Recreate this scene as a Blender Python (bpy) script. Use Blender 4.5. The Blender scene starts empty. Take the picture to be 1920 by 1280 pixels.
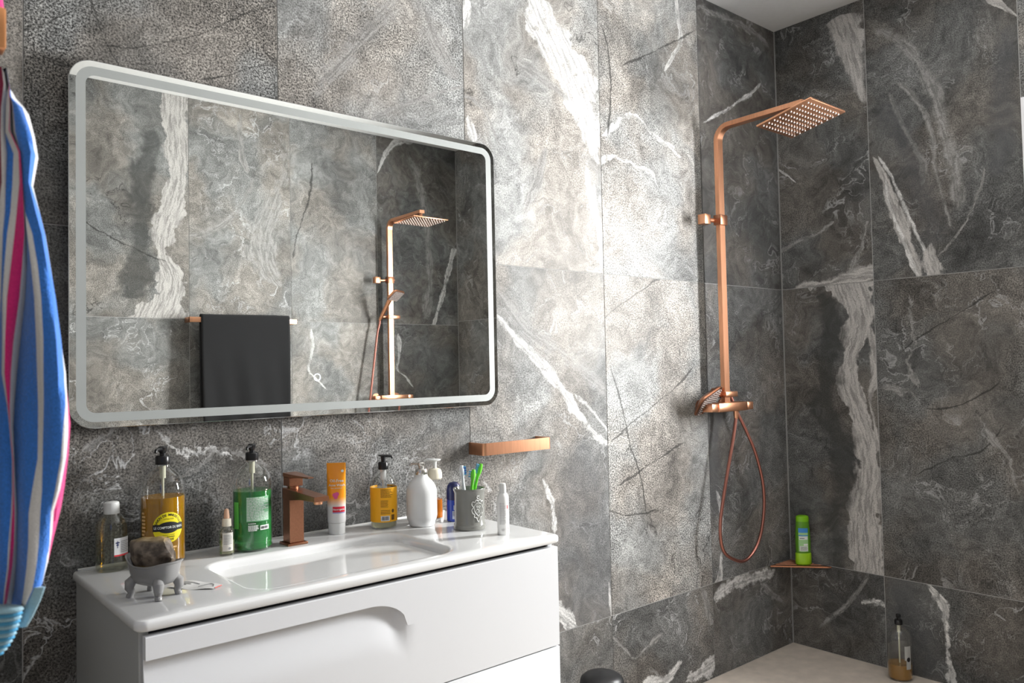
import bpy, bmesh, math, random
from mathutils import Vector, Matrix
random.seed(7)
scn = bpy.context.scene
C = scn.collection
PI = math.pi

# ------------------------------------------------------------------ camera
cam_d = bpy.data.cameras.new('camera')
cam = bpy.data.objects.new('camera', cam_d)
C.objects.link(cam)
cam_d.sensor_width = 36.0
cam_d.lens = 27.868
cam_d.clip_start = 0.02
R_ = Vector((0.76202766, -0.64722275, -0.02040976))
U_ = Vector((-0.0065489, -0.03921997, 0.99920914))
F_ = Vector((0.64751136, 0.76129134, 0.03412529))
cam.matrix_world = Matrix(((R_.x, U_.x, -F_.x, -0.2993), (R_.y, U_.y, -F_.y, -1.9593), (R_.z, U_.z, -F_.z, 1.3609), (0, 0, 0, 1)))
cam_d.dof.use_dof = True
cam_d.dof.focus_distance = 2.4
cam_d.dof.aperture_fstop = 8.0
scn.camera = cam

# ------------------------------------------------------------------ world, lights, exposure
world = bpy.data.worlds.new('world')
scn.world = world
world.use_nodes = True
bg = world.node_tree.nodes['Background']
bg.inputs['Color'].default_value = (0.86, 0.92, 1.0, 1)
bg.inputs['Strength'].default_value = 1.0

def area(name, loc, rot, sx, sy, power, col, spread=180):
    l = bpy.data.lights.new(name, 'AREA')
    l.shape = 'RECTANGLE'; l.size = sx; l.size_y = sy
    l.energy = power; l.color = col; l.spread = math.radians(spread)
    o = bpy.data.objects.new(name, l); C.objects.link(o)
    o.location = loc; o.rotation_euler = rot
    return o
# daylight just outside the window in the right-hand wall, shining into the room
area('window_daylight', (3.135, -1.198, 1.768), (0, math.radians(90), 0), 1.00, 0.34, 118, (1.0, 0.985, 0.96))
# added fill light in the unseen hall, shining in through the doorway
area('hall_fill', (-1.55, -2.0, 1.5), (0, math.radians(-90), 0), 1.9, 0.95, 15, (1.0, 0.97, 0.93))

scn.view_settings.view_transform = 'Standard'
scn.view_settings.look = 'None'
scn.view_settings.exposure = 0.68
scn.view_settings.gamma = 1.0
scn.view_settings.use_curve_mapping = False

scn.cycles.max_bounces = 6; scn.cycles.diffuse_bounces = 2; scn.cycles.glossy_bounces = 3
scn.cycles.transmission_bounces = 6; scn.cycles.transparent_max_bounces = 10
scn.cycles.use_adaptive_sampling = True; scn.cycles.adaptive_threshold = .025
scn.cycles.caustics_reflective = False; scn.cycles.caustics_refractive = False

# ------------------------------------------------------------------ helpers
def tag(o, label, cat, group=None):
    o['label'] = label; o['category'] = cat
    if group: o['group'] = group
    return o

def link_mesh(name, verts, faces, mat, parent=None, smooth=False, loc=None, autos=None):
    me = bpy.data.meshes.new(name)
    me.from_pydata([tuple(v) for v in verts], [], faces)
    me.update()
    o = bpy.data.objects.new(name, me)
    C.objects.link(o)
    if mat is not None:
        for m in (mat if isinstance(mat, (list, tuple)) else [mat]): me.materials.append(m)
    bm = bmesh.new(); bm.from_mesh(me)
    bmesh.ops.recalc_face_normals(bm, faces=bm.faces)
    if smooth:
        ang = math.radians(autos if autos else 40)
        for f in bm.faces: f.smooth = True
        for e in bm.edges:
            if len(e.link_faces) == 2 and e.calc_face_angle(0) > ang: e.smooth = False
    bm.to_mesh(me); bm.free()
    if parent is not None: o.parent = parent
    if loc is not None: o.location = loc
    return o

def thing(name, loc, label, cat, group=None, rz=0):
    o = bpy.data.objects.new(name, None)
    o.empty_display_size = 0.05
    C.objects.link(o)
    o.location = loc; o.rotation_euler = (0, 0, rz)
    return tag(o, label, cat, group)

class MB:
    """collects geometry for one mesh"""
    def __init__(s): s.v = []; s.f = []; s.m = []
    def add(s, v, f, m=0):
        k = len(s.v); s.v += [tuple(p) for p in v]
        s.f += [tuple(i + k for i in q) for q in f]; s.m += [m] * len(f); return s
    def box(s, x0, x1, y0, y1, z0, z1, bev=0.0, seg=2, m=0):
        bm = bmesh.new(); bmesh.ops.create_cube(bm, size=1)
        for v in bm.verts:
            v.co = Vector(((x0 + x1) / 2 + v.co.x * (x1 - x0), (y0 + y1) / 2 + v.co.y * (y1 - y0), (z0 + z1) / 2 + v.co.z * (z1 - z0)))
        if bev > 0: bmesh.ops.bevel(bm, geom=list(bm.edges), offset=bev, segments=seg, affect='EDGES', profile=.5)
        bm.verts.index_update()
        s.add([v.co.copy() for v in bm.verts], [[v.index for v in f.verts] for f in bm.faces], m); bm.free(); return s
    def loft(s, loops, cap0=True, cap1=True, closed=True, m=0):
        n = len(loops[0]); v = [p for l in loops for p in l]; f = []
        for i in range(len(loops) - 1):
            for j in range(n if closed else n - 1):
                a = i * n + j; b = i * n + (j + 1) % n
                f.append((a, b, b + n, a + n))
        if cap0: f.append(tuple(reversed(range(n))))
        if cap1: f.append(tuple(range((len(loops) - 1) * n, len(loops) * n)))
        return s.add(v, f, m)
    def lathe(s, prof, n=40, c=(0, 0, 0), cap0=True, cap1=True, sx=1, sy=1, m=0):
        L = [[(c[0] + r * sx * math.cos(2 * PI * k / n), c[1] + r * sy * math.sin(2 * PI * k / n), c[2] + z) for k in range(n)] for r, z in prof]
        return s.loft(L, cap0 and prof[0][0] > 1e-5, cap1 and prof[-1][0] > 1e-5, m=m)
    def tube(s, pts, rad, n=14, m=0, sect=None):
        pts = [Vector(p) for p in pts]; N = len(pts)
        T = [(pts[min(i + 1, N - 1)] - pts[max(i - 1, 0)]).normalized() for i in range(N)]
        up = Vector((0, 0, 1)) if abs(T[0].z) < .9 else Vector((1, 0, 0))
        a = T[0].cross(up).normalized(); L = []
        for i in range(N):
            a = (a - T[i] * a.dot(T[i])).normalized(); b = T[i].cross(a)
            r = rad[i] if isinstance(rad, (list, tuple)) else rad
            if sect: L.append([pts[i] + a * (p[0] * r) + b * (p[1] * r) for p in sect])
            else: L.append([pts[i] + a * (r * math.cos(2 * PI * k / n)) + b * (r * math.sin(2 * PI * k / n)) for k in range(n)])
        return s.loft(L, m=m)
    def xf(s, M):
        s.v = [tuple(M @ Vector(p)) for p in s.v]; return s
    def build(s, name, mat, parent=None, smooth=True, loc=None, autos=35):
        o = link_mesh(name, s.v, s.f, mat, parent, smooth, loc, autos)
        if name.endswith('print') or name in ('barcode', 'bristles'): o['kind'] = 'stuff'
        if any(s.m):
            for p, k in zip(o.data.polygons, s.m): p.material_index = k
        return o

def rrect(x0, x1, y0, y1, r, z, n=8):
    P = []
    for cx, cy, a in ((x1 - r, y1 - r, 0), (x0 + r, y1 - r, 90), (x0 + r, y0 + r, 180), (x1 - r, y0 + r, 270)):
        for k in range(n + 1):
            t = math.radians(a + 90 * k / n); P.append((cx + r * math.cos(t), cy + r * math.sin(t), z))
    return P
def rsect(w, h, r, n=4): return [(p[0], p[1]) for p in rrect(-w / 2, w / 2, -h / 2, h / 2, r, 0, n)]
def catmull(pts, k=8):
    pts = [Vector(p) for p in pts]; out = []
    for i in range(len(pts) - 1):
        p0 = pts[max(i - 1, 0)]; p1 = pts[i]; p2 = pts[i + 1]; p3 = pts[min(i + 2, len(pts) - 1)]
        for j in range(k):
            t = j / k
            out.append(.5 * ((2 * p1) + (p2 - p0) * t + (2 * p0 - 5 * p1 + 4 * p2 - p3) * t * t + (3 * p1 - p0 - 3 * p2 + p3) * t ** 3))
    out.append(pts[-1]); return out
def sstep(a, b, x):
    t = max(0, min(1, (x - a) / (b - a))) if b != a else float(x > a)
    return t * t * (3 - 2 * t)

# cylinder-wrapped flat print: 2-D shapes (s along the surface, z up) bent round radius r facing angle a0
def bend(pts, r, a0): return [(r * math.cos(a0 + x / r), r * math.sin(a0 + x / r), z) for x, z in pts]
def wrap_rect(mb, x0, x1, z0, z1, r, a0, n=10, m=0):
    v = []; f = []
    for k in range(n + 1):
        x = x0 + (x1 - x0) * k / n; v += bend([(x, z0), (x, z1)], r, a0)
    for k in range(n): f.append((2 * k, 2 * k + 2, 2 * k + 3, 2 * k + 1))
    mb.add(v, f, m)
def wrap_disc(mb, cx, cz, rx, rz_, r, a0, m=0, n=40, rings=6):
    v = bend([(cx, cz)], r, a0); f = []
    for i in range(1, rings + 1):
        v += bend([(cx + rx * i / rings * math.cos(2 * PI * k / n), cz + rz_ * i / rings * math.sin(2 * PI * k / n)) for k in range(n)], r, a0)
    for k in range(n): f.append((0, 1 + k, 1 + (k + 1) % n))
    for i in range(rings - 1):
        for k in range(n):
            a = 1 + i * n + k; b = 1 + i * n + (k + 1) % n; f.append((a, a + n, b + n, b))
    mb.add(v, f, m)
def text_geo(s, size, extra_bold=0.0):
    cu = bpy.data.curves.new('txt', 'FONT'); cu.body = s; cu.size = size; cu.align_x = 'CENTER'; cu.align_y = 'CENTER'
    cu.offset = extra_bold; cu.resolution_u = 2
    o = bpy.data.objects.new('txt', cu); C.objects.link(o)
    dg = bpy.context.evaluated_depsgraph_get(); dg.update()
    me = bpy.data.meshes.new_from_object(o.evaluated_get(dg))
    v = [(p.co.x, p.co.y) for p in me.vertices]; f = [tuple(p.vertices) for p in me.polygons]
    bpy.data.objects.remove(o); bpy.data.curves.remove(cu); bpy.data.meshes.remove(me)
    return v, f
def wrap_text(mb, s, size, cx, cz, r, a0, bold=0, sx=1.0, m=0):
    v, f = text_geo(s, size, bold)
    mb.add(bend([(cx + x * sx, cz + y) for x, y in v], r, a0), f, m)
def wrap_arc_text(mb, s, size, cx, cz, rad, span, r, a0, bold=0, m=0, top=True):
    n = len(s)
    for i, ch in enumerate(s):
        if ch == ' ': continue
        t = (i / (n - 1) - .5) * span
        ang = PI / 2 - t if top else -PI / 2 + t
        v, f = text_geo(ch, size, bold); rot = (ang - PI / 2) if top else (ang + PI / 2)
        c, s_ = math.cos(rot), math.sin(rot); ox = cx + rad * math.cos(ang); oz = cz + rad * math.sin(ang)
        mb.add(bend([(ox + x * c - y * s_, oz + x * s_ + y * c) for x, y in v], r, a0), f, m)
def wrap_lines(mb, x0, x1, z0, z1, rows, r, a0, seed=1, fill=.45, m=0):
    rg = random.Random(seed); h = (z1 - z0) / rows
    for k in range(rows):
        z = z1 - (k + .5) * h; x = x0; e = x1 - (x1 - x0) * (rg.random() * .3 if rg.random() < .4 else 0)
        while x < e:
            w = (x1 - x0) * rg.uniform(.05, .2); w = min(w, e - x)
            wrap_rect(mb, x, x + w * .85, z - h * fill / 2, z + h * fill / 2, r, a0, 3, m); x += w
def wrap_barcode(mb, x0, x1, z0, z1, r, a0, seed=3, m=0):
    rg = random.Random(seed); x = x0
    while x < x1:
        w = (x1 - x0) * rg.choice((.02, .03, .05)); wrap_rect(mb, x, min(x + w, x1), z0, z1, r, a0, 1, m); x += w + (x1 - x0) * rg.choice((.025, .04))

# ------------------------------------------------------------------ materials
def mat(name, col, rough=.5, metal=0., spec=.5, noise=0., nscale=60, bump=0., coat=0., sheen=0., trans=0., ior=1.45, sss=0., emit=None, estr=0., stretch=(1, 1, 1), alpha=1.0):
    m = bpy.data.materials.new(name); m.use_nodes = True
    nt = m.node_tree; b = nt.nodes['Principled BSDF']
    b.inputs['Base Color'].default_value = (*col, 1); b.inputs['Roughness'].default_value = rough
    b.inputs['Metallic'].default_value = metal; b.inputs['Specular IOR Level'].default_value = spec
    b.inputs['Coat Weight'].default_value = coat; b.inputs['Coat Roughness'].default_value = .05
    b.inputs['Sheen Weight'].default_value = sheen
    b.inputs['Transmission Weight'].default_value = trans; b.inputs['IOR'].default_value = ior
    b.inputs['Alpha'].default_value = alpha
    if sss: b.inputs['Subsurface Weight'].default_value = sss; b.inputs['Subsurface Radius'].default_value = (.01, .01, .01)
    if emit: b.inputs['Emission Color'].default_value = (*emit, 1); b.inputs['Emission Strength'].default_value = estr
    if noise or bump:
        tc = nt.nodes.new('ShaderNodeTexCoord'); mp = nt.nodes.new('ShaderNodeMapping'); mp.inputs['Scale'].default_value = stretch
        nz = nt.nodes.new('ShaderNodeTexNoise'); nz.inputs['Scale'].default_value = nscale; nz.inputs['Detail'].default_value = 4
        nt.links.new(tc.outputs['Object'], mp.inputs[0]); nt.links.new(mp.outputs[0], nz.inputs['Vector'])
        if noise:
            mr = nt.nodes.new('ShaderNodeMapRange'); mr.inputs['To Min'].default_value = 1 - noise; mr.inputs['To Max'].default_value = 1 + noise
            mr.inputs['From Min'].default_value = .3; mr.inputs['From Max'].default_value = .7
            mx = nt.nodes.new('ShaderNodeMix'); mx.data_type = 'RGBA'; mx.blend_type = 'MULTIPLY'; mx.inputs[0].default_value = 1
            mx.inputs[6].default_value = (*col, 1)
            nt.links.new(nz.outputs[0], mr.inputs[0]); nt.links.new(mr.outputs[0], mx.inputs[7]); nt.links.new(mx.outputs[2], b.inputs['Base Color'])
        if bump:
            bp = nt.nodes.new('ShaderNodeBump'); bp.inputs['Strength'].default_value = bump; bp.inputs['Distance'].default_value = .002
            nt.links.new(nz.outputs[0], bp.inputs['Height']); nt.links.new(bp.outputs[0], b.inputs['Normal'])
    return m
def glassy(name, tint=(.97, .98, .97), rough=.02, ior=1.45, extra=0.05):
    """thin clear wall of a bottle or pane: see-through with a mirror-like sheen that grows towards the rim"""
    m = bpy.data.materials.new(name); m.use_nodes = True; nt = m.node_tree; nt.nodes.remove(nt.nodes['Principled BSDF'])
    out = nt.nodes['Material Output']; t = nt.nodes.new('ShaderNodeBsdfTransparent'); g = nt.nodes.new('ShaderNodeBsdfGlossy')
    t.inputs[0].default_value = (*tint, 1); g.inputs['Roughness'].default_value = rough; g.inputs[0].default_value = (1, 1, 1, 1)
    fr = nt.nodes.new('ShaderNodeLayerWeight'); pw = nt.nodes.new('ShaderNodeMath'); pw.operation = 'POWER'; pw.inputs[1].default_value = 2.6
    ad = nt.nodes.new('ShaderNodeMath'); ad.operation = 'MULTIPLY_ADD'; ad.use_clamp = True; ad.inputs[1].default_value = .75 * (ior - 1) / .45; ad.inputs[2].default_value = extra
    mx = nt.nodes.new('ShaderNodeMixShader')
    nt.links.new(fr.outputs['Facing'], pw.inputs[0]); nt.links.new(pw.outputs[0], ad.inputs[0]); nt.links.new(ad.outputs[0], mx.inputs[0]); nt.links.new(t.outputs[0], mx.inputs[1]); nt.links.new(g.outputs[0], mx.inputs[2]); nt.links.new(mx.outputs[0], out.inputs[0])
    return m

COPPER = mat('brushed_copper', (.80, .40, .235), rough=.30, metal=1, noise=.08, nscale=300, stretch=(1, 1, .05))
COPPER_D = mat('dark_bronze_copper', (.40, .185, .11), rough=.33, metal=1, noise=.08, nscale=200)
HOSE = mat('copper_hose', (.38, .16, .125), rough=.36, metal=1)
RUBBER = mat('white_rubber', (.85, .80, .76), rough=.5)
CERAMIC = mat('white_ceramic', (.83, .83, .82), rough=.08, spec=.5, coat=.3)
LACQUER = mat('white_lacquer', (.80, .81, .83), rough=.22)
SIDE = mat('darker_lacquer_side', (.46, .47, .465), rough=.4, noise=.03, nscale=400)  # left side panel, greyer than the drawer fronts
GAP = mat('gap_shade', (.03, .03, .035), rough=.8)  # near-black puts the shade of gaps and the overflow slot into colour
BLACKP = mat('black_plastic', (.008, .008, .009), rough=.28)
WHITEP = mat('white_plastic', (.82, .82, .80), rough=.35)
CREAMP = mat('cream_plastic', (.80, .74, .60), rough=.4)
CLEAR = glassy('clear_bottle_glass', (.985, .99, .985))
CLEAR_Y = glassy('faint_yellow_glass', (.985, .985, .93))
PANE = glassy('window_glass', (.98, .99, 1.0), extra=.02)
STEEL = mat('brushed_steel', (.62, .60, .57), rough=.25, metal=1)
INK = mat('black_ink', (.01, .01, .012), rough=.5)
INKW = mat('white_ink', (.82, .85, .80), rough=.5)
GREY_INK = mat('grey_ink', (.28, .28, .28), rough=.6)
PAPER = mat('white_label', (.80, .80, .80), rough=.55)
PAINT = mat('ceiling_paint', (.80, .80, .79), rough=.9, noise=.02, nscale=40)

# ------------------------------------------------------------------ stone tiles
def node(nt, typ, **kw):
    n = nt.nodes.new(typ)
    for k, v in kw.items(): setattr(n, k, v)
    return n
def mth(nt, op, a, b=None, c=None, clamp=False):
    n = nt.nodes.new('ShaderNodeMath'); n.operation = op; n.use_clamp = clamp
    for i, x in enumerate((a, b, c)):
        if x is None: continue
        if isinstance(x, (int, float)): n.inputs[i].default_value = x
        else: nt.links.new(x, n.inputs[i])
    return n.outputs[0]
def mixc(nt, fac, a, b, blend='MIX'):
    n = nt.nodes.new('ShaderNodeMix'); n.data_type = 'RGBA'; n.blend_type = blend
    for i, x in ((0, fac), (6, a), (7, b)):
        if isinstance(x, (int, float)): n.inputs[i].default_value = x
        elif isinstance(x, tuple): n.inputs[i].default_value = (*x, 1)
        else: nt.links.new(x, n.inputs[i])
    return n.outputs[2]
def noise(nt, vec, scale, detail=4, rough=.55, dist=0., dim='3D'):
    n = nt.nodes.new('ShaderNodeTexNoise'); n.noise_dimensions = dim; n.inputs['Scale'].default_value = scale; n.inputs['Detail'].default_value = detail
    n.inputs['Roughness'].default_value = rough; n.inputs['Distortion'].default_value = dist
    nt.links.new(vec, n.inputs['Vector']); return n
def maprange(nt, v, a, b, c=0., d=1., smooth=True):
    n = nt.nodes.new('ShaderNodeMapRange'); n.interpolation_type = 'SMOOTHSTEP' if smooth else 'LINEAR'
    for i, x in enumerate((v, a, b, c, d)):
        if isinstance(x, (int, float)): n.inputs[i].default_value = x
        else: nt.links.new(x, n.inputs[i])
    return n.outputs[0]

def stone_group():
    g = bpy.data.node_groups.new('stone', 'ShaderNodeTree')
    for nm, t in (('Vector', 'NodeSocketVector'), ('Tone', 'NodeSocketFloat'), ('Grain', 'NodeSocketFloat'), ('Veins', 'NodeSocketFloat'), ('Cracks', 'NodeSocketFloat'), ('Bands', 'NodeSocketFloat')):
        g.interface.new_socket(nm, in_out='INPUT', socket_type=t)
    for nm, t in (('Color', 'NodeSocketColor'), ('Speck', 'NodeSocketFloat'), ('Wobble', 'NodeSocketFloat'), ('Streak', 'NodeSocketFloat')):
        g.interface.new_socket(nm, in_out='OUTPUT', socket_type=t)
    gi = node(g, 'NodeGroupInput'); go = node(g, 'NodeGroupOutput'); I = gi.outputs
    vec = I['Vector']
    nw = noise(g, vec, 2.8, 3, .68, dim='2D')
    sub = node(g, 'ShaderNodeVectorMath', operation='SUBTRACT'); g.links.new(nw.outputs['Color'], sub.inputs[0]); sub.inputs[1].default_value = (.5, .5, .5)
    sc = node(g, 'ShaderNodeVectorMath', operation='SCALE'); g.links.new(sub.outputs[0], sc.inputs[0]); sc.inputs['Scale'].default_value = .26
    ad = node(g, 'ShaderNodeVectorMath', operation='ADD'); g.links.new(vec, ad.inputs[0]); g.links.new(sc.outputs[0], ad.inputs[1]); W = ad.outputs[0]
    # cloudy ground
    cl = noise(g, W, 3.2, 5, .64, dim='2D').outputs[0]
    ground = maprange(g, cl, .24, .76, .45, 1.50, False)
    fine = noise(g, W, 24, 5, .70, dim='2D').outputs[0]
    ground = mth(g, 'MULTIPLY', ground, maprange(g, fine, .2, .8, .52, 1.48, False))
    # grain: salt and pepper, stronger in some places
    sp = noise(g, vec, 210, 2, .75, dim='2D').outputs[0]
    gm = maprange(g, noise(g, W, 2.1, 1, dim='2D').outputs[0], .34, .62, .45, 1.0)
    gr = mth(g, 'MULTIPLY', mth(g, 'MULTIPLY', mth(g, 'SUBTRACT', sp, .5), I['Grain']), gm)
    ground = mth(g, 'MULTIPLY', ground, mth(g, 'MAXIMUM', mth(g, 'ADD', 1.0, mth(g, 'MULTIPLY', gr, 4.6)), .14))
    # flowing darker and lighter layers
    st = noise(g, W, 5.0, 3, .6, dim='2D').outputs[0]
    fold = mth(g, 'SINE', mth(g, 'MULTIPLY', st, 30))
    ground = mth(g, 'MULTIPLY', ground, mth(g, 'ADD', 1.0, mth(g, 'MULTIPLY', mth(g, 'MULTIPLY', fold, .17), I['Bands'])))
    # thin bright veins
    v1 = mth(g, 'ABSOLUTE', mth(g, 'SUBTRACT', noise(g, W, 3.0, 5, .64, dim='2D').outputs[0], .5))
    m1 = maprange(g, v1, .0, .016, 1, 0)
    m1 = mth(g, 'MULTIPLY', m1, maprange(g, noise(g, vec, 4.5, 1, dim='2D').outputs[0], .47, .70))
    v2 = mth(g, 'ABSOLUTE', mth(g, 'SUBTRACT', noise(g, W, 11.0, 4, .66, dim='2D').outputs[0], .5))
    m2 = mth(g, 'MULTIPLY', maprange(g, v2, .0, .022, 1, 0), maprange(g, noise(g, vec, 5.5, 1, dim='2D').outputs[0], .50, .74))
    vein = mth(g, 'MULTIPLY', mth(g, 'MAXIMUM', m1, mth(g, 'MULTIPLY', m2, .75)), I['Veins'], clamp=True)
    # dark hairline cracks
    ck = mth(g, 'ABSOLUTE', mth(g, 'SUBTRACT', noise(g, W, 2.3, 5, .55, dim='2D').outputs[0], .47))
    ck = maprange(g, ck, .0, .0065, 1, 0)
    ck = mth(g, 'MULTIPLY', ck, maprange(g, noise(g, vec, 3.1, 2, .6, dim='2D').outputs[0], .45, .62))
    ck = mth(g, 'MULTIPLY', ck, I['Cracks'], clamp=True)
    # colour
    hue = noise(g, W, 2.4, 2, dim='2D').outputs[0]
    tint = mixc(g, maprange(g, hue, .38, .62), (.99, 1.0, .975), (1.08, 1.0, .905))
    val = mth(g, 'MULTIPLY', ground, mth(g, 'MULTIPLY', I['Tone'], 1.45))
    val = mth(g, 'MULTIPLY', val, mth(g, 'SUBTRACT', 1.0, mth(g, 'MULTIPLY', ck, .72)))
    cb = node(g, 'ShaderNodeCombineColor'); [g.links.new(val, cb.inputs[i]) for i in range(3)]
    col = mixc(g, 1.0, cb.outputs[0], tint, 'MULTIPLY')
    vb = maprange(g, sp, .3, .7, .38, .70, False)
    cv = node(g, 'ShaderNodeCombineColor'); [g.links.new(vb, cv.inputs[i]) for i in range(3)]
    col = mixc(g, mth(g, 'MULTIPLY', vein, .85), col, cv.outputs[0])
    g.links.new(col, go.inputs['Color']); g.links.new(sp, go.inputs['Speck'])
    g.links.new(fine, go.inputs['Wobble']); g.links.new(st, go.inputs['Streak'])
    return g
STONE = stone_group()
KIND = {'white': ((.82, .81, .79), .95), 'pale': ((.40, .39, .375), .8), 'band': ((.58, .555, .53), .95), 'dark': ((.022, .022, .02), .75),
        'slate': ((.085, .087, .092), .55), 'deep': ((.040, .042, .040), .70)}

def fcurve(nt, src, pts, w):
    n = nt.nodes.new('ShaderNodeFloatCurve'); c = n.mapping.curves[0]
    n.mapping.use_clip = True
    while len(c.points) > 2: c.points.remove(c.points[1])
    P = [(max(0, min(1, a)), max(0, min(1, b))) for a, b in pts]
    c.points[0].location = P[0]; c.points[1].location = P[-1]
    for p in P[1:-1]: c.points.new(*p)
    n.mapping.update(); nt.links.new(src, n.inputs['Value']); return n.outputs[0]

def tile_material(key, w, h, rg):
    wall, col, row = key
    m = bpy.data.materials.new('stone_tile'); m.use_nodes = True; nt = m.node_tree; b = nt.nodes['Principled BSDF']
    tc = node(nt, 'ShaderNodeTexCoord'); sepx = node(nt, 'ShaderNodeSeparateXYZ'); nt.links.new(tc.outputs['Object'], sepx.inputs[0])
    flat = node(nt, 'ShaderNodeCombineXYZ'); nt.links.new(sepx.outputs[0], flat.inputs[0]); nt.links.new(sepx.outputs[2], flat.inputs[1])
    off = node(nt, 'ShaderNodeVectorMath', operation='ADD'); nt.links.new(flat.outputs[0], off.inputs[0]); off.inputs[1].default_value = (rg.uniform(-40, 40), rg.uniform(-40, 40), 0)
    gn = node(nt, 'ShaderNodeGroup'); gn.node_tree = STONE; nt.links.new(off.outputs[0], gn.inputs['Vector'])
    look = TILE_LOOK.get(key, {})
    dflt = dict(Tone=.125 * rg.uniform(.92, 1.08), Grain=1.0, Veins=.7, Cracks=.7, Bands=.35)
    dflt.update(look)
    for k, v in dflt.items(): gn.inputs[k].default_value = v
    colr = gn.outputs['Color']
    U = sepx.outputs[0]; V = sepx.outputs[2]
    if key in STROKES:
        jn = noise(nt, off.outputs[0], 14, 6, .70, dim='2D').outputs[0]; bn = maprange(nt, noise(nt, off.outputs[0], 30, 4, .6, dim='2D').outputs[0], .30, .50, .30, 1.0); wmod = maprange(nt, noise(nt, off.outputs[0], 9, 3, .6, dim='2D').outputs[0], .20, .80, .30, 1.6, False)
    for ax, kind, jag, soft, pts in STROKES.get(key, []):
        T, S, lt, ls = (V, U, h, w) if ax == 'v' else (U, V, w, h)
        t = mth(nt, 'DIVIDE', T, lt)
        e = .012
        cs = [(a / lt, c / ls) for a, c, _ in pts]
        ws = [(a / lt, wd / .3 + .1) for a, c, wd in pts]
        tp = .05 if ax == 'u' else .03
        if ws[0][0] > .03: ws = [(0, 0), (max(.001, ws[0][0] - tp), .06)] + ws
        if ws[-1][0] < .97: ws = ws + [(min(.999, ws[-1][0] + tp), .06), (1, 0)]
        cc = mth(nt, 'MULTIPLY', fcurve(nt, t, cs, 1), ls)
        ww = mth(nt, 'MULTIPLY', mth(nt, 'SUBTRACT', fcurve(nt, t, ws, 1), .1), .3)
        if kind != 'slate': ww = mth(nt, 'MULTIPLY', ww, wmod)
        if kind == 'dark': ww = mth(nt, 'SUBTRACT', mth(nt, 'MULTIPLY', ww, .5), .0002); soft = .002
        d = mth(nt, 'ABSOLUTE', mth(nt, 'ADD', mth(nt, 'SUBTRACT', S, cc), mth(nt, 'MULTIPLY', mth(nt, 'SUBTRACT', jn, .5), jag * (1.7 if kind in ('white', 'pale') else 1.1))))
        msk = maprange(nt, mth(nt, 'SUBTRACT', ww, d), -soft, soft)
        cK, a = KIND[kind]
        if kind in ('white', 'pale', 'band'):
            brk = maprange(nt, gn.outputs['Speck'], .34, .62, .72, 1.0)
            cbv = node(nt, 'ShaderNodeCombineXYZ')
            nt.links.new(mth(nt, 'ADD', mth(nt, 'MULTIPLY', mth(nt, 'SUBTRACT', S, cc), 95), mth(nt, 'MULTIPLY', gn.outputs['Wobble'], 2.5)), cbv.inputs[0]); nt.links.new(mth(nt, 'MULTIPLY', T, 9), cbv.inputs[1])
            stv = maprange(nt, noise(nt, cbv.outputs[0], 1.0, 3, .6, dim='2D').outputs[0], .32, .62, .52, 1.0)
            k = mth(nt, 'MULTIPLY', stv, brk)
            cb = node(nt, 'ShaderNodeVectorMath', operation='SCALE'); cb.inputs[0].default_value = cK; nt.links.new(k, cb.inputs['Scale'])
            if kind != 'band': msk = mth(nt, 'MULTIPLY', msk, bn)
            colr = mixc(nt, mth(nt, 'MULTIPLY', msk, a), colr, cb.outputs[0])
        else:
            colr = mixc(nt, mth(nt, 'MULTIPLY', msk, a), colr, cK)
    nt.links.new(colr, b.inputs['Base Color'])
    rr = maprange(nt, gn.outputs['Speck'], .3, .7, .44, .66, False)
    nt.links.new(rr, b.inputs['Roughness']); b.inputs['Specular IOR Level'].default_value = .25
    bp = node(nt, 'ShaderNodeBump'); bp.inputs['Strength'].default_value = .22; bp.inputs['Distance'].default_value = .0012
    nt.links.new(gn.outputs['Speck'], bp.inputs['Height']); nt.links.new(bp.outputs[0], b.inputs['Normal'])
    return m

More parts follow.
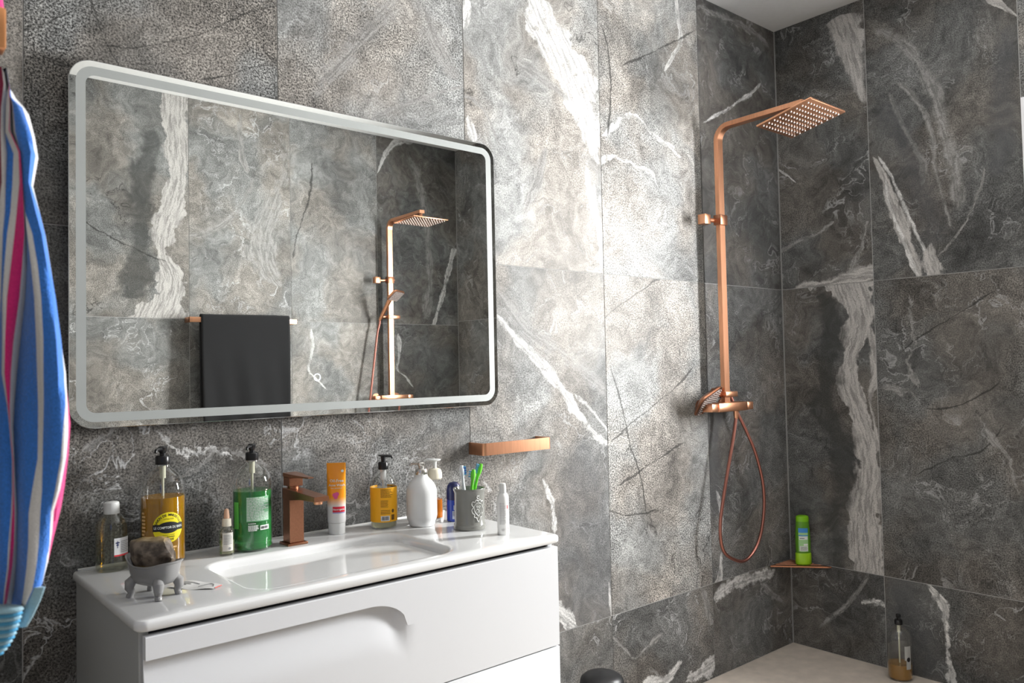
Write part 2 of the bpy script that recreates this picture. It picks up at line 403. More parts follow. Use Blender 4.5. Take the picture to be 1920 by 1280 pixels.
# each tile's own character; Tone also holds part of the walls' light and shade (front wall F, right wall R, back wall B: column, row)
TILE_LOOK = {
 ('F', 1, 2): dict(Tone=.115, Grain=1.5, Veins=.15, Cracks=.9, Bands=.0),
 ('F', 2, 2): dict(Tone=0.165, Grain=1.1, Veins=.45, Cracks=.2, Bands=.25),
 ('F', 3, 2): dict(Tone=0.200, Grain=.8, Veins=.7, Cracks=.8, Bands=.15),
 ('F', 4, 2): dict(Tone=0.200, Grain=1.1, Veins=.6, Cracks=.7, Bands=.1),
 ('F', 5, 2): dict(Tone=.082, Grain=.35, Veins=.5, Cracks=.1, Bands=.2),
 ('F', 1, 1): dict(Tone=0.085, Grain=1.0, Veins=1.0, Cracks=.2, Bands=.1),
 ('F', 2, 1): dict(Tone=.110, Grain=1.0, Veins=.8, Cracks=.2, Bands=.5),
 ('F', 3, 1): dict(Tone=0.155, Grain=.8, Veins=.7, Cracks=.3, Bands=.45),
 ('F', 4, 1): dict(Tone=0.185, Grain=1.4, Veins=.1, Cracks=1.0, Bands=.0),
 ('F', 5, 1): dict(Tone=0.100, Grain=.9, Veins=.6, Cracks=.5, Bands=.4),
 ('F', 0, 1): dict(Tone=.085, Grain=1.0, Veins=.3, Cracks=.5, Bands=.1),
 ('F', 3, 0): dict(Tone=.12, Grain=1.0, Veins=.9, Cracks=.2, Bands=.2),
 ('F', 4, 0): dict(Tone=.10, Grain=1.0, Veins=.9, Cracks=.2, Bands=.2),
 ('F', 5, 0): dict(Tone=.095, Grain=.7, Veins=.6, Cracks=.2, Bands=.3),
 ('R', 0, 2): dict(Tone=0.078, Grain=.8, Veins=.6, Cracks=.3, Bands=.3),
 ('R', 0, 1): dict(Tone=0.082, Grain=.7, Veins=.3, Cracks=.6, Bands=.2),
 ('R', 1, 2): dict(Tone=0.074, Grain=.7, Veins=.4, Cracks=.3, Bands=.8),
 ('R', 1, 1): dict(Tone=0.085, Grain=.9, Veins=.5, Cracks=.7, Bands=.3),
 ('R', 0, 0): dict(Tone=0.070, Grain=.6, Veins=.5, Cracks=.2, Bands=.4),
 ('R', 1, 0): dict(Tone=0.072, Grain=.9, Veins=.6, Cracks=.2, Bands=.4),
 ('B', 2, 2): dict(Tone=.125, Grain=.7, Veins=.2, Cracks=.9, Bands=.1),
 ('B', 3, 2): dict(Tone=.140, Grain=.7, Veins=.9, Cracks=.5, Bands=.3),
 ('B', 4, 2): dict(Tone=.150, Grain=.7, Veins=.2, Cracks=.7, Bands=.1),
 ('B', 5, 2): dict(Tone=.090, Grain=.5, Veins=.3, Cracks=.1, Bands=.8),
 ('B', 2, 1): dict(Tone=.120, Grain=.7, Veins=1.0, Cracks=.5, Bands=.2),
 ('B', 4, 1): dict(Tone=.150, Grain=.7, Veins=.2, Cracks=.6, Bands=.1),
 ('B', 5, 1): dict(Tone=.100, Grain=.7, Veins=.3, Cracks=.6, Bands=.2),
}

# veins and bands of single tiles: axis, kind, jaggedness, softness, (position, centre, half width)
STROKES = {
  ('B', 2, 2): [
    ('v','band',0.02,0.006,[(0.024,0.143,0.1344),(0.105,0.115,0.1064),(0.222,0.097,0.0702),(0.349,0.144,0.0432),(0.48,0.135,0.0621),(0.63,0.09,0.0728),(0.796,0.058,0.0504),(0.942,0.063,0.0644),(1.088,0.073,0.0784),(1.221,0.07,0.0754)]),
    ('v','deep',0.08,0.03,[(0.126,0.287,0.081),(0.355,0.254,0.054),(0.555,0.237,0.054),(0.756,0.231,0.0594),(0.993,0.19,0.0378)]),
    ('u','dark',0.03,0.004,[(0.125,0.307,0.0058),(0.286,0.366,0.0072),(0.414,0.425,0.007),(0.538,0.495,0.0054)]),
  ],
  ('B', 3, 2): [
    ('v','pale',0.1,0.02,[(0.225,0.103,0.0528),(0.347,0.167,0.0832),(0.472,0.175,0.099),(0.634,0.131,0.0726),(0.817,0.063,0.0264),(0.935,0.025,0.0136),(1.067,0.01,0.0136)]),
    ('v','pale',0.02,0.003,[(0.873,0.267,0.0192),(0.987,0.297,0.0124),(1.173,0.302,0.0124)]),
    ('u','pale',0.08,0.02,[(0.242,0.777,0.0248),(0.338,0.61,0.0217),(0.46,0.506,0.027),(0.577,0.465,0.015)]),
  ],
  ('B', 4, 1): [
    ('v','white',0.015,0.002,[(0.8,0.388,0.0054),(0.86,0.444,0.007),(0.912,0.492,0.007),(0.951,0.485,0.007),(1.032,0.463,0.0105),(1.139,0.472,0.007)]),
  ],
  ('B', 4, 2): [
    ('v','dark',0.04,0.004,[(0.392,0.581,0.0068),(0.557,0.544,0.007),(0.761,0.472,0.009),(0.961,0.452,0.007)]),
  ],
  ('B', 5, 1): [
    ('v','white',0.015,0.002,[(0.794,0.395,0.0063),(0.856,0.444,0.0082),(0.909,0.505,0.0082),(0.962,0.495,0.0082),(1.032,0.482,0.0123),(1.12,0.493,0.0082)]),
  ],
  ('B', 5, 2): [
    ('u','white',0.02,0.006,[(0.371,1.266,0.0144),(0.498,1.201,0.0245),(0.573,1.11,0.0315),(0.615,1.026,0.021)]),
    ('v','pale',0.05,0.02,[(0.067,0.266,0.0264),(0.322,0.235,0.0264),(0.613,0.246,0.0264),(0.9,0.293,0.0344),(1.106,0.374,0.0168)]),
    ('v','white',0.02,0.004,[(0.021,0.201,0.0176),(0.143,0.154,0.018),(0.331,0.092,0.0184),(0.521,0.033,0.023)]),
  ],
  ('F', 1, 1): [
    ('u','pale',0.06,0.006,[(0.119,0.719,0.006),(0.163,0.757,0.0096),(0.207,0.773,0.006)]),
    ('u','white',0.06,0.004,[(0.277,0.746,0.0036),(0.338,0.711,0.0065),(0.395,0.698,0.0078),(0.44,0.679,0.0052)]),
    ('u','pale',0.07,0.004,[(0.325,0.651,0.0052),(0.375,0.672,0.0078),(0.441,0.699,0.0065),(0.536,0.643,0.0065)]),
  ],
  ('F', 1, 2): [
    ('u','dark',0.02,0.003,[(0.003,0.422,0.0036),(0.047,0.448,0.0036),(0.089,0.481,0.0036),(0.121,0.511,0.0024)]),
    ('v','dark',0.02,0.003,[(0.388,0.185,0.0022),(0.43,0.165,0.0033),(0.477,0.146,0.0038),(0.52,0.132,0.0033)]),
    ('u','dark',0.02,0.003,[(0.165,0.423,0.003),(0.24,0.439,0.0033),(0.306,0.469,0.0033),(0.383,0.51,0.0039),(0.463,0.568,0.0042),(0.578,0.635,0.0035)]),
    ('u','dark',0.015,0.003,[(0.007,0.371,0.003),(0.047,0.367,0.0036),(0.089,0.36,0.0036),(0.116,0.359,0.0024)]),
    ('u','dark',0.02,0.003,[(0.382,0.392,0.0035),(0.448,0.42,0.0032),(0.504,0.45,0.0035),(0.573,0.477,0.003)]),
  ],
  ('F', 2, 2): [
    ('u','pale',0.02,0.004,[(0.287,0.388,0.0045),(0.377,0.44,0.008),(0.492,0.499,0.0064),(0.597,0.543,0.0051)]),
    ('u','pale',0.08,0.03,[(0.121,0.455,0.018),(0.204,0.556,0.033),(0.291,0.655,0.0352),(0.373,0.749,0.0256)]),
    ('v','pale',0.08,0.03,[(0.58,0.574,0.024),(0.649,0.515,0.032),(0.752,0.468,0.0228)]),
  ],
  ('F', 3, 1): [
    ('u','white',0.03,0.006,[(0.125,1.047,0.009),(0.189,0.99,0.0162),(0.269,0.927,0.0216),(0.364,0.846,0.0252),(0.462,0.741,0.0252),(0.539,0.662,0.018),(0.626,0.61,0.0114)]),
    ('u','pale',0.08,0.03,[(0.136,1.113,0.018),(0.271,0.994,0.0306),(0.417,0.922,0.0304),(0.627,0.805,0.0266)]),
    ('u','white',0.02,0.004,[(0.469,0.788,0.0054),(0.555,0.723,0.0095),(0.627,0.66,0.0076)]),
    ('v','slate',0.12,0.06,[(-0.025,0.516,0.104),(0.014,0.504,0.143),(0.144,0.495,0.162),(0.273,0.494,0.1612),(0.402,0.491,0.13),(0.532,0.487,0.091),(0.624,0.485,0.026)]),
    ('v','white',0.03,0.004,[(0.349,0.349,0.0096),(0.422,0.339,0.0144),(0.505,0.309,0.0072)]),
    ('u','white',0.05,0.005,[(0.362,0.063,0.0306),(0.394,0.038,0.034),(0.438,-0.0,0.0144)]),
    ('v','white',0.005,0.002,[(-0.007,0.62,0.0056),(0.047,0.614,0.007),(0.114,0.608,0.0028)]),
  ],
  ('F', 3, 2): [
    ('v','white',0.05,0.012,[(0.411,0.595,0.014),(0.481,0.57,0.0392),(0.558,0.545,0.0728),(0.654,0.5,0.0972),(0.764,0.437,0.1092),(0.842,0.376,0.0988),(0.923,0.333,0.07)]),
    ('v','pale',0.02,0.008,[(0.188,0.254,0.012),(0.293,0.3,0.0225),(0.4,0.343,0.0125)]),
    ('v','white',0.02,0.004,[(0.045,0.616,0.014),(0.16,0.603,0.0168),(0.272,0.562,0.0168),(0.365,0.544,0.0108)]),
    ('u','pale',0.02,0.004,[(0.005,0.522,0.0068),(0.074,0.494,0.0085),(0.127,0.417,0.0085)]),
    ('v','white',0.01,0.003,[(0.4,0.031,0.0147),(0.444,0.02,0.0147)]),
    ('v','white',0.03,0.004,[(0.753,0.01,0.0176),(0.815,0.02,0.021)]),
    ('u','pale',0.03,0.01,[(0.237,0.679,0.0108),(0.321,0.652,0.019),(0.446,0.614,0.0152)]),
  ],
  ('F', 4, 0): [
    ('u','pale',0.02,0.003,[(0.004,0.297,0.0038),(0.073,0.234,0.0057),(0.115,0.2,0.0038),(0.175,0.218,0.006),(0.269,0.246,0.006)]),
    ('u','white',0.04,0.004,[(0.17,0.093,0.019),(0.294,0.076,0.02),(0.376,0.109,0.012)]),
    ('u','white',0.05,0.006,[(0.423,0.036,0.02),(0.526,0.05,0.0294),(0.598,0.063,0.0294)]),
    ('v','pale',0.03,0.004,[(0.217,0.577,0.014),(0.283,0.566,0.021),(0.352,0.541,0.014)]),
  ],
  ('F', 4, 1): [
    ('v','dark',0.02,0.003,[(0.34,0.201,0.0062),(0.483,0.171,0.0075),(0.575,0.129,0.0087),(0.745,0.077,0.0087),(0.882,0.025,0.0056)]),
    ('u','dark',0.02,0.003,[(0.014,0.365,0.0038),(0.135,0.339,0.005),(0.257,0.343,0.004)]),
    ('u','dark',0.03,0.003,[(0.029,0.622,0.0038),(0.179,0.7,0.004),(0.339,0.774,0.005),(0.512,0.875,0.0042)]),
    ('u','dark',0.02,0.003,[(0.018,1.075,0.004),(0.136,1.139,0.005),(0.327,1.25,0.0063),(0.535,1.361,0.0044)]),
    ('u','dark',0.03,0.003,[(0.052,0.456,0.0038),(0.233,0.516,0.004),(0.43,0.582,0.0042)]),
  ],
  ('F', 4, 2): [
    ('u','white',0.03,0.003,[(0.004,0.416,0.014),(0.111,0.437,0.01),(0.201,0.422,0.01),(0.285,0.408,0.0084),(0.315,0.37,0.0042)]),
    ('u','white',0.04,0.003,[(0.027,0.518,0.012),(0.102,0.576,0.0084),(0.193,0.619,0.0084),(0.27,0.582,0.0063),(0.381,0.539,0.0132),(0.464,0.509,0.0066)]),
    ('v','white',0.015,0.002,[(0.843,0.388,0.0066),(0.905,0.437,0.0102),(0.983,0.489,0.014),(1.057,0.478,0.0105),(1.142,0.468,0.0105)]),
    ('u','dark',0.02,0.003,[(0.134,0.8,0.004),(0.298,0.881,0.0052),(0.433,0.958,0.0055),(0.569,1.037,0.0044)]),
    ('v','dark',0.02,0.003,[(0.521,0.042,0.0056),(0.684,0.062,0.0075),(0.802,0.057,0.009),(0.904,0.027,0.0072)]),
  ],
  ('F', 5, 0): [
    ('u','white',0.04,0.006,[(0.018,0.32,0.021),(0.104,0.342,0.0168),(0.24,0.349,0.0176),(0.446,0.342,0.0115)]),
    ('u','pale',0.04,0.006,[(0.359,0.304,0.0069),(0.42,0.253,0.0138),(0.524,0.19,0.012)]),
  ],
  ('F', 5, 1): [
    ('v','white',0.01,0.002,[(0.192,0.067,0.0108),(0.278,0.071,0.0111),(0.357,0.049,0.0074)]),
    ('v','white',0.01,0.003,[(-0.011,0.034,0.0288),(0.031,0.051,0.0144),(0.105,0.062,0.0054)]),
    ('v','slate',0.04,0.02,[(0.284,0.027,0.0216),(0.414,0.026,0.037),(0.567,0.022,0.0504),(0.719,0.048,0.0518)]),
  ],
  ('F', 5, 2): [
    ('u','pale',0.03,0.006,[(0.04,1.16,0.0069),(0.148,1.154,0.0144),(0.307,1.162,0.0168),(0.432,1.154,0.01),(0.53,1.123,0.0125)]),
    ('u','white',0.02,0.004,[(0.039,0.677,0.0034),(0.147,0.734,0.0057),(0.289,0.813,0.0096),(0.404,0.88,0.0096),(0.458,0.921,0.005)]),
  ],
  ('R', 0, 0): [
    ('u','pale',0.02,0.006,[(0.138,0.108,0.0092),(0.214,0.176,0.0092),(0.288,0.259,0.0115),(0.349,0.35,0.0092)]),
    ('u','white',0.03,0.004,[(0.329,0.25,0.0066),(0.379,0.26,0.0132),(0.415,0.259,0.0088)]),
  ],
  ('R', 0, 1): [
    ('v','band',0.02,0.006,[(0.013,0.355,0.0736),(0.183,0.361,0.0736),(0.308,0.363,0.0782),(0.395,0.382,0.0575),(0.497,0.379,0.055),(0.601,0.36,0.0437),(0.706,0.329,0.0575),(0.812,0.298,0.0504),(0.92,0.307,0.0368),(0.971,0.332,0.0528),(1.077,0.347,0.0621),(1.191,0.323,0.1196)]),
    ('v','band',0.02,0.004,[(0.526,0.425,0.0066),(0.636,0.406,0.0066),(0.736,0.392,0.0092),(0.792,0.412,0.023),(0.836,0.425,0.0264),(0.926,0.412,0.0198),(1.015,0.402,0.0138)]),
    ('v','deep',0.06,0.03,[(0.008,0.222,0.0432),(0.191,0.216,0.048),(0.379,0.259,0.0528),(0.539,0.253,0.0576),(0.698,0.185,0.0624),(0.885,0.216,0.05),(1.047,0.235,0.0576),(1.166,0.202,0.05)]),
  ],
  ('R', 0, 2): [
    ('v','band',0.03,0.012,[(0.769,0.406,0.0092),(0.875,0.386,0.0299),(0.995,0.365,0.0528),(1.135,0.33,0.072)]),
    ('u','band',0.05,0.006,[(0.063,-0.017,0.0075),(0.204,0.013,0.0161),(0.314,0.026,0.0276),(0.438,0.031,0.0264)]),
    ('u','pale',0.03,0.004,[(-0.01,0.177,0.0075),(0.071,0.208,0.0096),(0.175,0.23,0.0096),(0.25,0.266,0.0138)]),
    ('u','white',0.01,0.002,[(0.003,0.556,0.0048),(0.042,0.523,0.0062),(0.081,0.486,0.0036)]),
    ('v','pale',0.03,0.004,[(0.069,0.339,0.0144),(0.155,0.377,0.0092),(0.242,0.403,0.0069)]),
  ],
  ('R', 1, 0): [
    ('v','white',0.025,0.003,[(0.011,0.251,0.0171),(0.09,0.242,0.0114),(0.171,0.238,0.008),(0.233,0.238,0.008),(0.283,0.234,0.016),(0.322,0.222,0.028),(0.352,0.197,0.018),(0.386,0.178,0.008)]),
    ('v','slate',0.10,0.05,[(0.016,0.12,0.0966),(0.138,0.104,0.0882),(0.241,0.086,0.0714),(0.366,0.07,0.0484)]),
  ],
  ('R', 1, 1): [
    ('u','dark',0.02,0.003,[(0.104,0.922,0.0044),(0.168,0.974,0.0063),(0.251,1.023,0.0063),(0.331,1.07,0.0063),(0.436,1.134,0.004)]),
    ('u','dark',0.02,0.003,[(0.199,0.697,0.0042),(0.298,0.706,0.0063),(0.375,0.742,0.0063),(0.45,0.793,0.004)]),
    ('u','dark',0.03,0.003,[(0.148,0.429,0.0044),(0.271,0.502,0.006),(0.386,0.541,0.006),(0.462,0.634,0.004)]),
    ('u','pale',0.04,0.004,[(0.038,0.781,0.011),(0.087,0.766,0.0147),(0.129,0.76,0.0084),(0.159,0.728,0.0066)]),
    ('v','pale',0.03,0.004,[(0.402,0.506,0.0034),(0.517,0.475,0.0072),(0.574,0.438,0.0126),(0.612,0.416,0.0095)]),
    ('v','pale',0.04,0.004,[(0.792,0.162,0.008),(0.857,0.133,0.0063),(0.964,0.151,0.0052),(1.137,0.143,0.0042)]),
  ],
  ('R', 1, 2): [
    ('v','band',0.02,0.004,[(-0.008,0.185,0.0105),(0.051,0.171,0.0189),(0.142,0.141,0.0273),(0.244,0.111,0.0273),(0.338,0.08,0.022),(0.431,0.057,0.0154),(0.505,0.024,0.0088)]),
    ('v','white',0.012,0.003,[(-0.008,0.222,0.006),(0.078,0.217,0.006),(0.157,0.187,0.006),(0.295,0.136,0.0066),(0.413,0.091,0.0055),(0.505,0.046,0.0044)]),
    ('v','white',0.012,0.003,[(-0.004,0.181,0.0084),(0.086,0.149,0.0105),(0.2,0.111,0.0084),(0.339,0.071,0.0055),(0.407,0.065,0.0033)]),
    ('v','band',0.03,0.004,[(-0.006,0.25,0.028),(0.022,0.247,0.032),(0.065,0.237,0.028),(0.119,0.231,0.008)]),
    ('v','pale',0.015,0.006,[(0.193,0.305,0.0038),(0.301,0.285,0.006),(0.4,0.265,0.006),(0.497,0.261,0.006),(0.597,0.244,0.008),(0.704,0.203,0.0105),(0.787,0.143,0.0084)]),
    ('v','pale',0.05,0.02,[(0.271,0.337,0.0152),(0.44,0.324,0.019),(0.617,0.291,0.0228),(0.754,0.256,0.028),(0.904,0.19,0.0252),(1.031,0.076,0.0176)]),
    ('v','pale',0.02,0.006,[(0.379,0.212,0.012),(0.442,0.218,0.014),(0.5,0.196,0.01),(0.61,0.147,0.0084),(0.755,0.099,0.0066)]),
    ('v','slate',0.08,0.05,[(0.138,0.244,0.032),(0.246,0.238,0.04),(0.359,0.201,0.0504),(0.521,0.155,0.0462),(0.714,0.087,0.0352)]),
    ('v','slate',0.06,0.03,[(0.367,0.48,0.0288),(0.482,0.505,0.0408),(0.701,0.51,0.0374),(0.874,0.534,0.0238)]),
    ('u','band',0.02,0.003,[(0.477,1.016,0.016),(0.52,0.98,0.016),(0.549,0.945,0.0095)]),
    ('v','pale',0.02,0.003,[(0.082,0.271,0.0038),(0.129,0.312,0.0048),(0.203,0.372,0.0054),(0.279,0.407,0.0045),(0.376,0.435,0.0038)]),
  ],
  ('R', 2, 1): [
    ('v','white',0.04,0.003,[(1.085,-0.014,0.0068),(1.143,-0.006,0.0102),(1.203,-0.009,0.0204)]),
  ],
}
GROUT = mat('pale_grout', (.40, .395, .385), rough=.85, noise=.08, nscale=90)
FLOORM = mat('beige_stone_tray', (.66, .575, .49), rough=.55, noise=.09, nscale=22, bump=.15)
FLOORM2 = mat('beige_floor_tile', (.52, .46, .40), rough=.45, noise=.07, nscale=14)

def struct(name, mb, m, smooth=False):
    o = mb.build(name, m, None, smooth); o['kind'] = 'structure'; return o

XC, WB, ZF, ZC, XL = 3.0, 2.5628, .098, 2.8972, -.36
FX = [XL, 0, .5766, 1.1898, 1.8092, 2.4095, XC]
RZ = [ZF, .473, 1.6962, ZC]
RY = [0,   .4223, .9880, 1.42, 2.0, WB]
BX = [XL, -.03, .57, 1.1674, 1.7618, 2.3588, XC]
BZ = [ZF, .4695, 1.6695, ZC]
WIN = (.9880, 1.42, 1.22, 2.315)       # along the wall, then height

# floor, ceiling, walls (grout-coloured backing slabs; tiles stand 1.5 mm proud of them)
struct('floor', MB().box(-1.7, XC + .02, -WB - .2, .02, ZF - .1, ZF - .0005), FLOORM2)
struct('shower_tray', MB().box(1.95, XC, -WB, 0, ZF - .02, ZF, .0), FLOORM)
struct('ceiling', MB().box(-1.7, XC + .3, -WB - .2, .1, ZC, ZC + .1), PAINT)
G = .0015
wf = struct('wall_front', MB().box(XL - .12, XC + .3, G, .12, ZF - .02, ZC), GROUT)
wb = struct('wall_back', MB().box(-1.7, XC + .3, -WB - .12, -WB - G, ZF - .02, ZC), GROUT)
w = MB(); X0, X1 = XC + G, XC + .12
w.box(X0, X1, -WIN[0], .0, ZF - .02, ZC); w.box(X0, X1, -WB, -WIN[1], ZF - .02, ZC)
w.box(X0, X1, -WIN[1], -WIN[0], ZF - .02, WIN[2]); w.box(X0, X1, -WIN[1], -WIN[0], WIN[3], ZC)
wr = struct('wall_right', w, GROUT)
wl = struct('wall_left', MB().box(XL - .12, XL - G, -1.45, 0, ZF - .02, ZC).box(XL - .12, XL - G, -WB, -1.45, 2.25, ZC), GROUT)
struct('wall_hall', MB().box(-1.72, -1.62, -WB - .2, .1, ZF - .02, ZC).box(-1.7, XL - .12, -.6, -.5, ZF - .02, ZC), PAINT)

rgt = random.Random(11)
_tmesh = {}
def tile(parent, key, w_, h_, loc, rz, gap=.0013, g0=None, g1=None):
    g0 = gap if g0 is None else g0; g1 = gap if g1 is None else g1
    k = (round(w_, 4), round(h_, 4), g0, g1)
    m = tile_material(key, w_, h_, rgt)
    # local x along the wall, z up, front face at y = 0 looking to -y
    o = MB().box(g0, w_ - g1, 0, .0014, gap, h_ - gap, .0004, 1).build('tile', m, parent, False)
    o.location = loc; o.rotation_euler = (0, 0, rz)
    return o
for i in range(6):
    for j in range(3):
        tile(wf, ('F', i, j), FX[i + 1] - FX[i], RZ[j + 1] - RZ[j], (FX[i], 0, RZ[j]), 0, g1=.004 if i == 5 else None)
        tile(wb, ('B', i, j), BX[i + 1] - BX[i], BZ[j + 1] - BZ[j], (BX[i + 1], -WB, BZ[j]), PI, g0=.004 if i == 5 else None)
for i in range(5):
    for j in range(3):
        z0, z1 = RZ[j], RZ[j + 1]
        if i == 2 and j == 1: z1 = WIN[2]
        if i == 2 and j == 2: z0 = WIN[3]
        tile(wr, ('R', i, j), RY[i + 1] - RY[i], z1 - z0, (XC, -RY[i], z0), -PI / 2, g0=.004 if i == 0 else None)
for i, (a, b) in enumerate(((1.45, .85), (.85, .25), (.25, 0))):
    for j in range(3):
        tile(wl, ('L', i, j), a - b, RZ[j + 1] - RZ[j], (XL, -a, RZ[j]), PI / 2)

# window set back in the right-hand wall
wm = mat('white_window_frame', (.86, .86, .88), rough=.3)
y0, y1, z0, z1 = -WIN[1], -WIN[0], WIN[2], WIN[3]
f = MB(); fx0, fx1, t = XC + .06, XC + .11, .04
f.box(fx0, fx1, y0, y1, z0, z0 + t, .004); f.box(fx0, fx1, y0, y1, z1 - t, z1, .004)
f.box(fx0, fx1, y0, y0 + t, z0 + t, z1 - t, .004); f.box(fx0, fx1, y1 - t, y1, z0 + t, z1 - t, .004)
win = struct('window_1', f, wm)
MB().box(fx0 + .02, fx0 + .028, y0 + t, y1 - t, z0 + t, z1 - t).build('pane', PANE, win, False)
tr = MB()
e = .012
tr.box(XC - .004, XC + .06, y1 - e, y1 - .0005, z0, z1); tr.box(XC - .004, XC + .06, y0 + .0005, y0 + e, z0, z1)
tr.box(XC - .004, XC + .06, y0 + e, y1 - e, z1 - e, z1 - .0005); tr.box(XC - .01, XC + .06, y0 + e, y1 - e, z0 + .0005, z0 + e)
struct('trim_1', tr, wm)

# ================================================================== mirror
mx0, mx1, mz0, mz1, my = .080, 1.2777, 1.248, 2.066, -.035
MIRROR = mat('mirror_silver', (.90, .92, .90), rough=.0, metal=1)
FROST = mat('frosted_light_strip', (.40, .42, .41), rough=.4, metal=.12, noise=.02, nscale=20)
EDGE = mat('mirror_polished_edge', (.78, .80, .80), rough=.15, metal=.8)
mir = thing('wall_mirror', (.679, 0, mz0), 'large rounded rectangular wall mirror with frosted light strip border', 'mirror')
def rr2(inset, y, r): # rounded rectangle in the x-z plane, local to the mirror root
    return [(p[0] - .679, y, p[1] - mz0) for p in rrect(mx0 + inset, mx1 - inset, mz0 + inset, mz1 - inset, r, 0, 10)]
MB().loft([rr2(.045, 0, .02), rr2(.045, my + .006, .02)], cap1=False).build('backing_box', mat('mirror_backing', (.55, .56, .57), rough=.5), mir, True)
b = MB(); b.loft([rr2(.0, my + .006, .05), rr2(.0, my + .0012, .05), rr2(.0014, my, .0488)], cap1=False)
b.build('glass_edge', EDGE, mir)
# the glass face: clear rim, frosted strip, clear field, all in one plane
def ring(a, ra, c, rc, y=my): 
    o = MB(); o.loft([rr2(a, y, ra), rr2(c, y, rc)], False, False); return o
ring(.0014, .0488, .014, .0375).build('mirror_rim', MIRROR, mir, False)
ring(.014, .0375, .034, .020).build('frosted_strip', FROST, mir, False)
MB().add(rr2(.034, my, .020), [tuple(range(44))]).build('mirror_glass', MIRROR, mir, False)
rg_ = MB(); n = 40; cx, cz = .662 - .679, 1.3485 - mz0
L = [[(cx + r * math.cos(2 * PI * k / n), my + dy, cz + r * math.sin(2 * PI * k / n)) for k in range(n)] for r, dy in ((.0078, -.0003), (.0098, -.0003))]
rg_.loft(L, False, False).build('touch_button_ring', mat('lit_touch_ring', (.8, .9, 1), emit=(.75, .88, 1.0), estr=1.6), mir, False)

# ================================================================== vanity unit
vx0, vx1, vy, vz = .0906, 1.0953, -.4974, .9396
van = thing('vanity_unit', (.593, -.24, .38), 'white lacquered two-drawer vanity cabinet hung below the mirror', 'cabinet')
def V(mb): return mb.xf(Matrix.Translation((-.593, .24, -.38)))
bx0, bx1, zb_, zt_ = vx0 + .010, vx1 - .012, .38, vz - .0195
c_ = MB(); c_.box(bx0, bx0 + .016, -.474, -.001, zb_, zt_, .001, 1)
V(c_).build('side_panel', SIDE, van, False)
c_ = MB(); c_.box(bx1 - .016, bx1, -.474, -.001, zb_, zt_, .001, 1); V(c_).build('side_panel', LACQUER, van, False)
c_ = MB(); c_.box(bx0 + .016, bx1 - .016, -.020, -.003, zb_, zt_ - .10, 0); c_.box(bx0 + .016, bx1 - .016, -.462, -.020, zb_, zb_ + .016, 0); V(c_).build('carcass', GAP, van, False)
c_ = MB(); c_.box(bx0 + .016, bx1 - .016, -.468, -.45, zt_ - .012, zt_ - .0005, 0); V(c_).build('rail', GAP, van, False)  # near-black strip for the shade between worktop and drawer
# upper drawer front with the scooped grip
d0x, d1x = bx0 + .006, bx1 + .001
dz0, dz1, dyf, dyb = .668, vz - .0285, -.4935, -.4745
def lipz(x):
    if x < .545: return .8705
    t = min(1, (x - .545) / (.637 - .545)); return .8705 - .056 * (1 - math.sqrt(max(0, 1 - t * t)))
def dep(x): return .0155 * (1 - sstep(.60, .637, x))
xs = [d0x + (.637 - d0x) * k / 60 for k in range(61)] + [.66, .75, .85, .95, d1x]
verts = []; rows = 0
for x in xs:
    zl = lipz(x); d = dep(x); colv = []
    for t in [0, .25, .4]: colv.append((x, dyf, dz0 + (zl - .10 - dz0) * t / .4 if zl - .10 > dz0 else dz0))
    for k in range(1, 13):
        q = k / 12; colv.append((x, dyf + d * sstep(0, 1, q) , zl - .10 + .10 * q))
    colv.append((x, dyf, zl + .0006 if d > 0 else zl)); colv.append((x, dyf, zl + .002)); colv.append((x, dyf, dz1 - .0015)); colv.append((x, dyf + .0012, dz1))
    rows = len(colv); verts += colv
faces = []
for i in range(len(xs) - 1):
    for j in range(rows - 1):
        a = i * rows + j; faces.append((a, a + rows, a + rows + 1, a + 1))
o = MB().add(verts, faces)
nb = len(o.v)
for i, x in enumerate(xs): o.v += [(x, dyb, dz0), (x, dyb, dz1)]; 
for i in range(len(xs) - 1):
    B0 = nb + 2 * i; o.f += [(B0, B0 + 1, B0 + 3, B0 + 2), (i * rows, B0, B0 + 2, (i + 1) * rows), (i * rows + rows - 1, (i + 1) * rows + rows - 1, B0 + 3, B0 + 1)]; o.m += [0] * 3
o.f += [tuple(range(rows)) + (nb + 1, nb), tuple(reversed(range((len(xs) - 1) * rows, len(xs) * rows))) + (nb + 2 * len(xs) - 2, nb + 2 * len(xs) - 1)]; o.m += [0, 0]
V(o).build('drawer_front', LACQUER, van, True, autos=28)
c_ = MB(); c_.box(d0x, d1x, dyf, dyb, zb_ + .002, dz0 - .0035, .0012, 2); V(c_).build('drawer_front', LACQUER, van)

# ceramic top with moulded basin
top = thing('washbasin_top', (.593, -.249, vz), 'glossy white ceramic worktop with a moulded rectangular basin', 'washbasin')
def T(mb): return mb.xf(Matrix.Translation((-.593, .249, -vz)))
bx = (.322, .812, -.445, -.150)   # basin opening
o = MB(); NB = 10
def outl(i, z, r): return rrect(vx0 + i, vx1 - i, vy + i, -.0005, r, z, NB)
def inl(i, z, r): return rrect(bx[0] + i, bx[1] - i, bx[2] + i, bx[3] - i * .6, r, z, NB)
o.loft([outl(.010, vz - .019, .012), outl(.003, vz - .0185, .018), outl(.0, vz - .015, .02), outl(.0, vz - .006, .02), outl(.0015, vz - .002, .0195), outl(.005, vz, .018),
        inl(-.014, vz, .066), inl(-.006, vz - .0008, .060), inl(0, vz - .004, .055), inl(.006, vz - .012, .052), inl(.018, vz - .045, .05), inl(.034, vz - .075, .05), inl(.06, vz - .092, .045), inl(.10, vz - .098, .03), inl(.13, vz - .099, .015)])
T(o).build('ceramic_top', CERAMIC, top, True, autos=50)
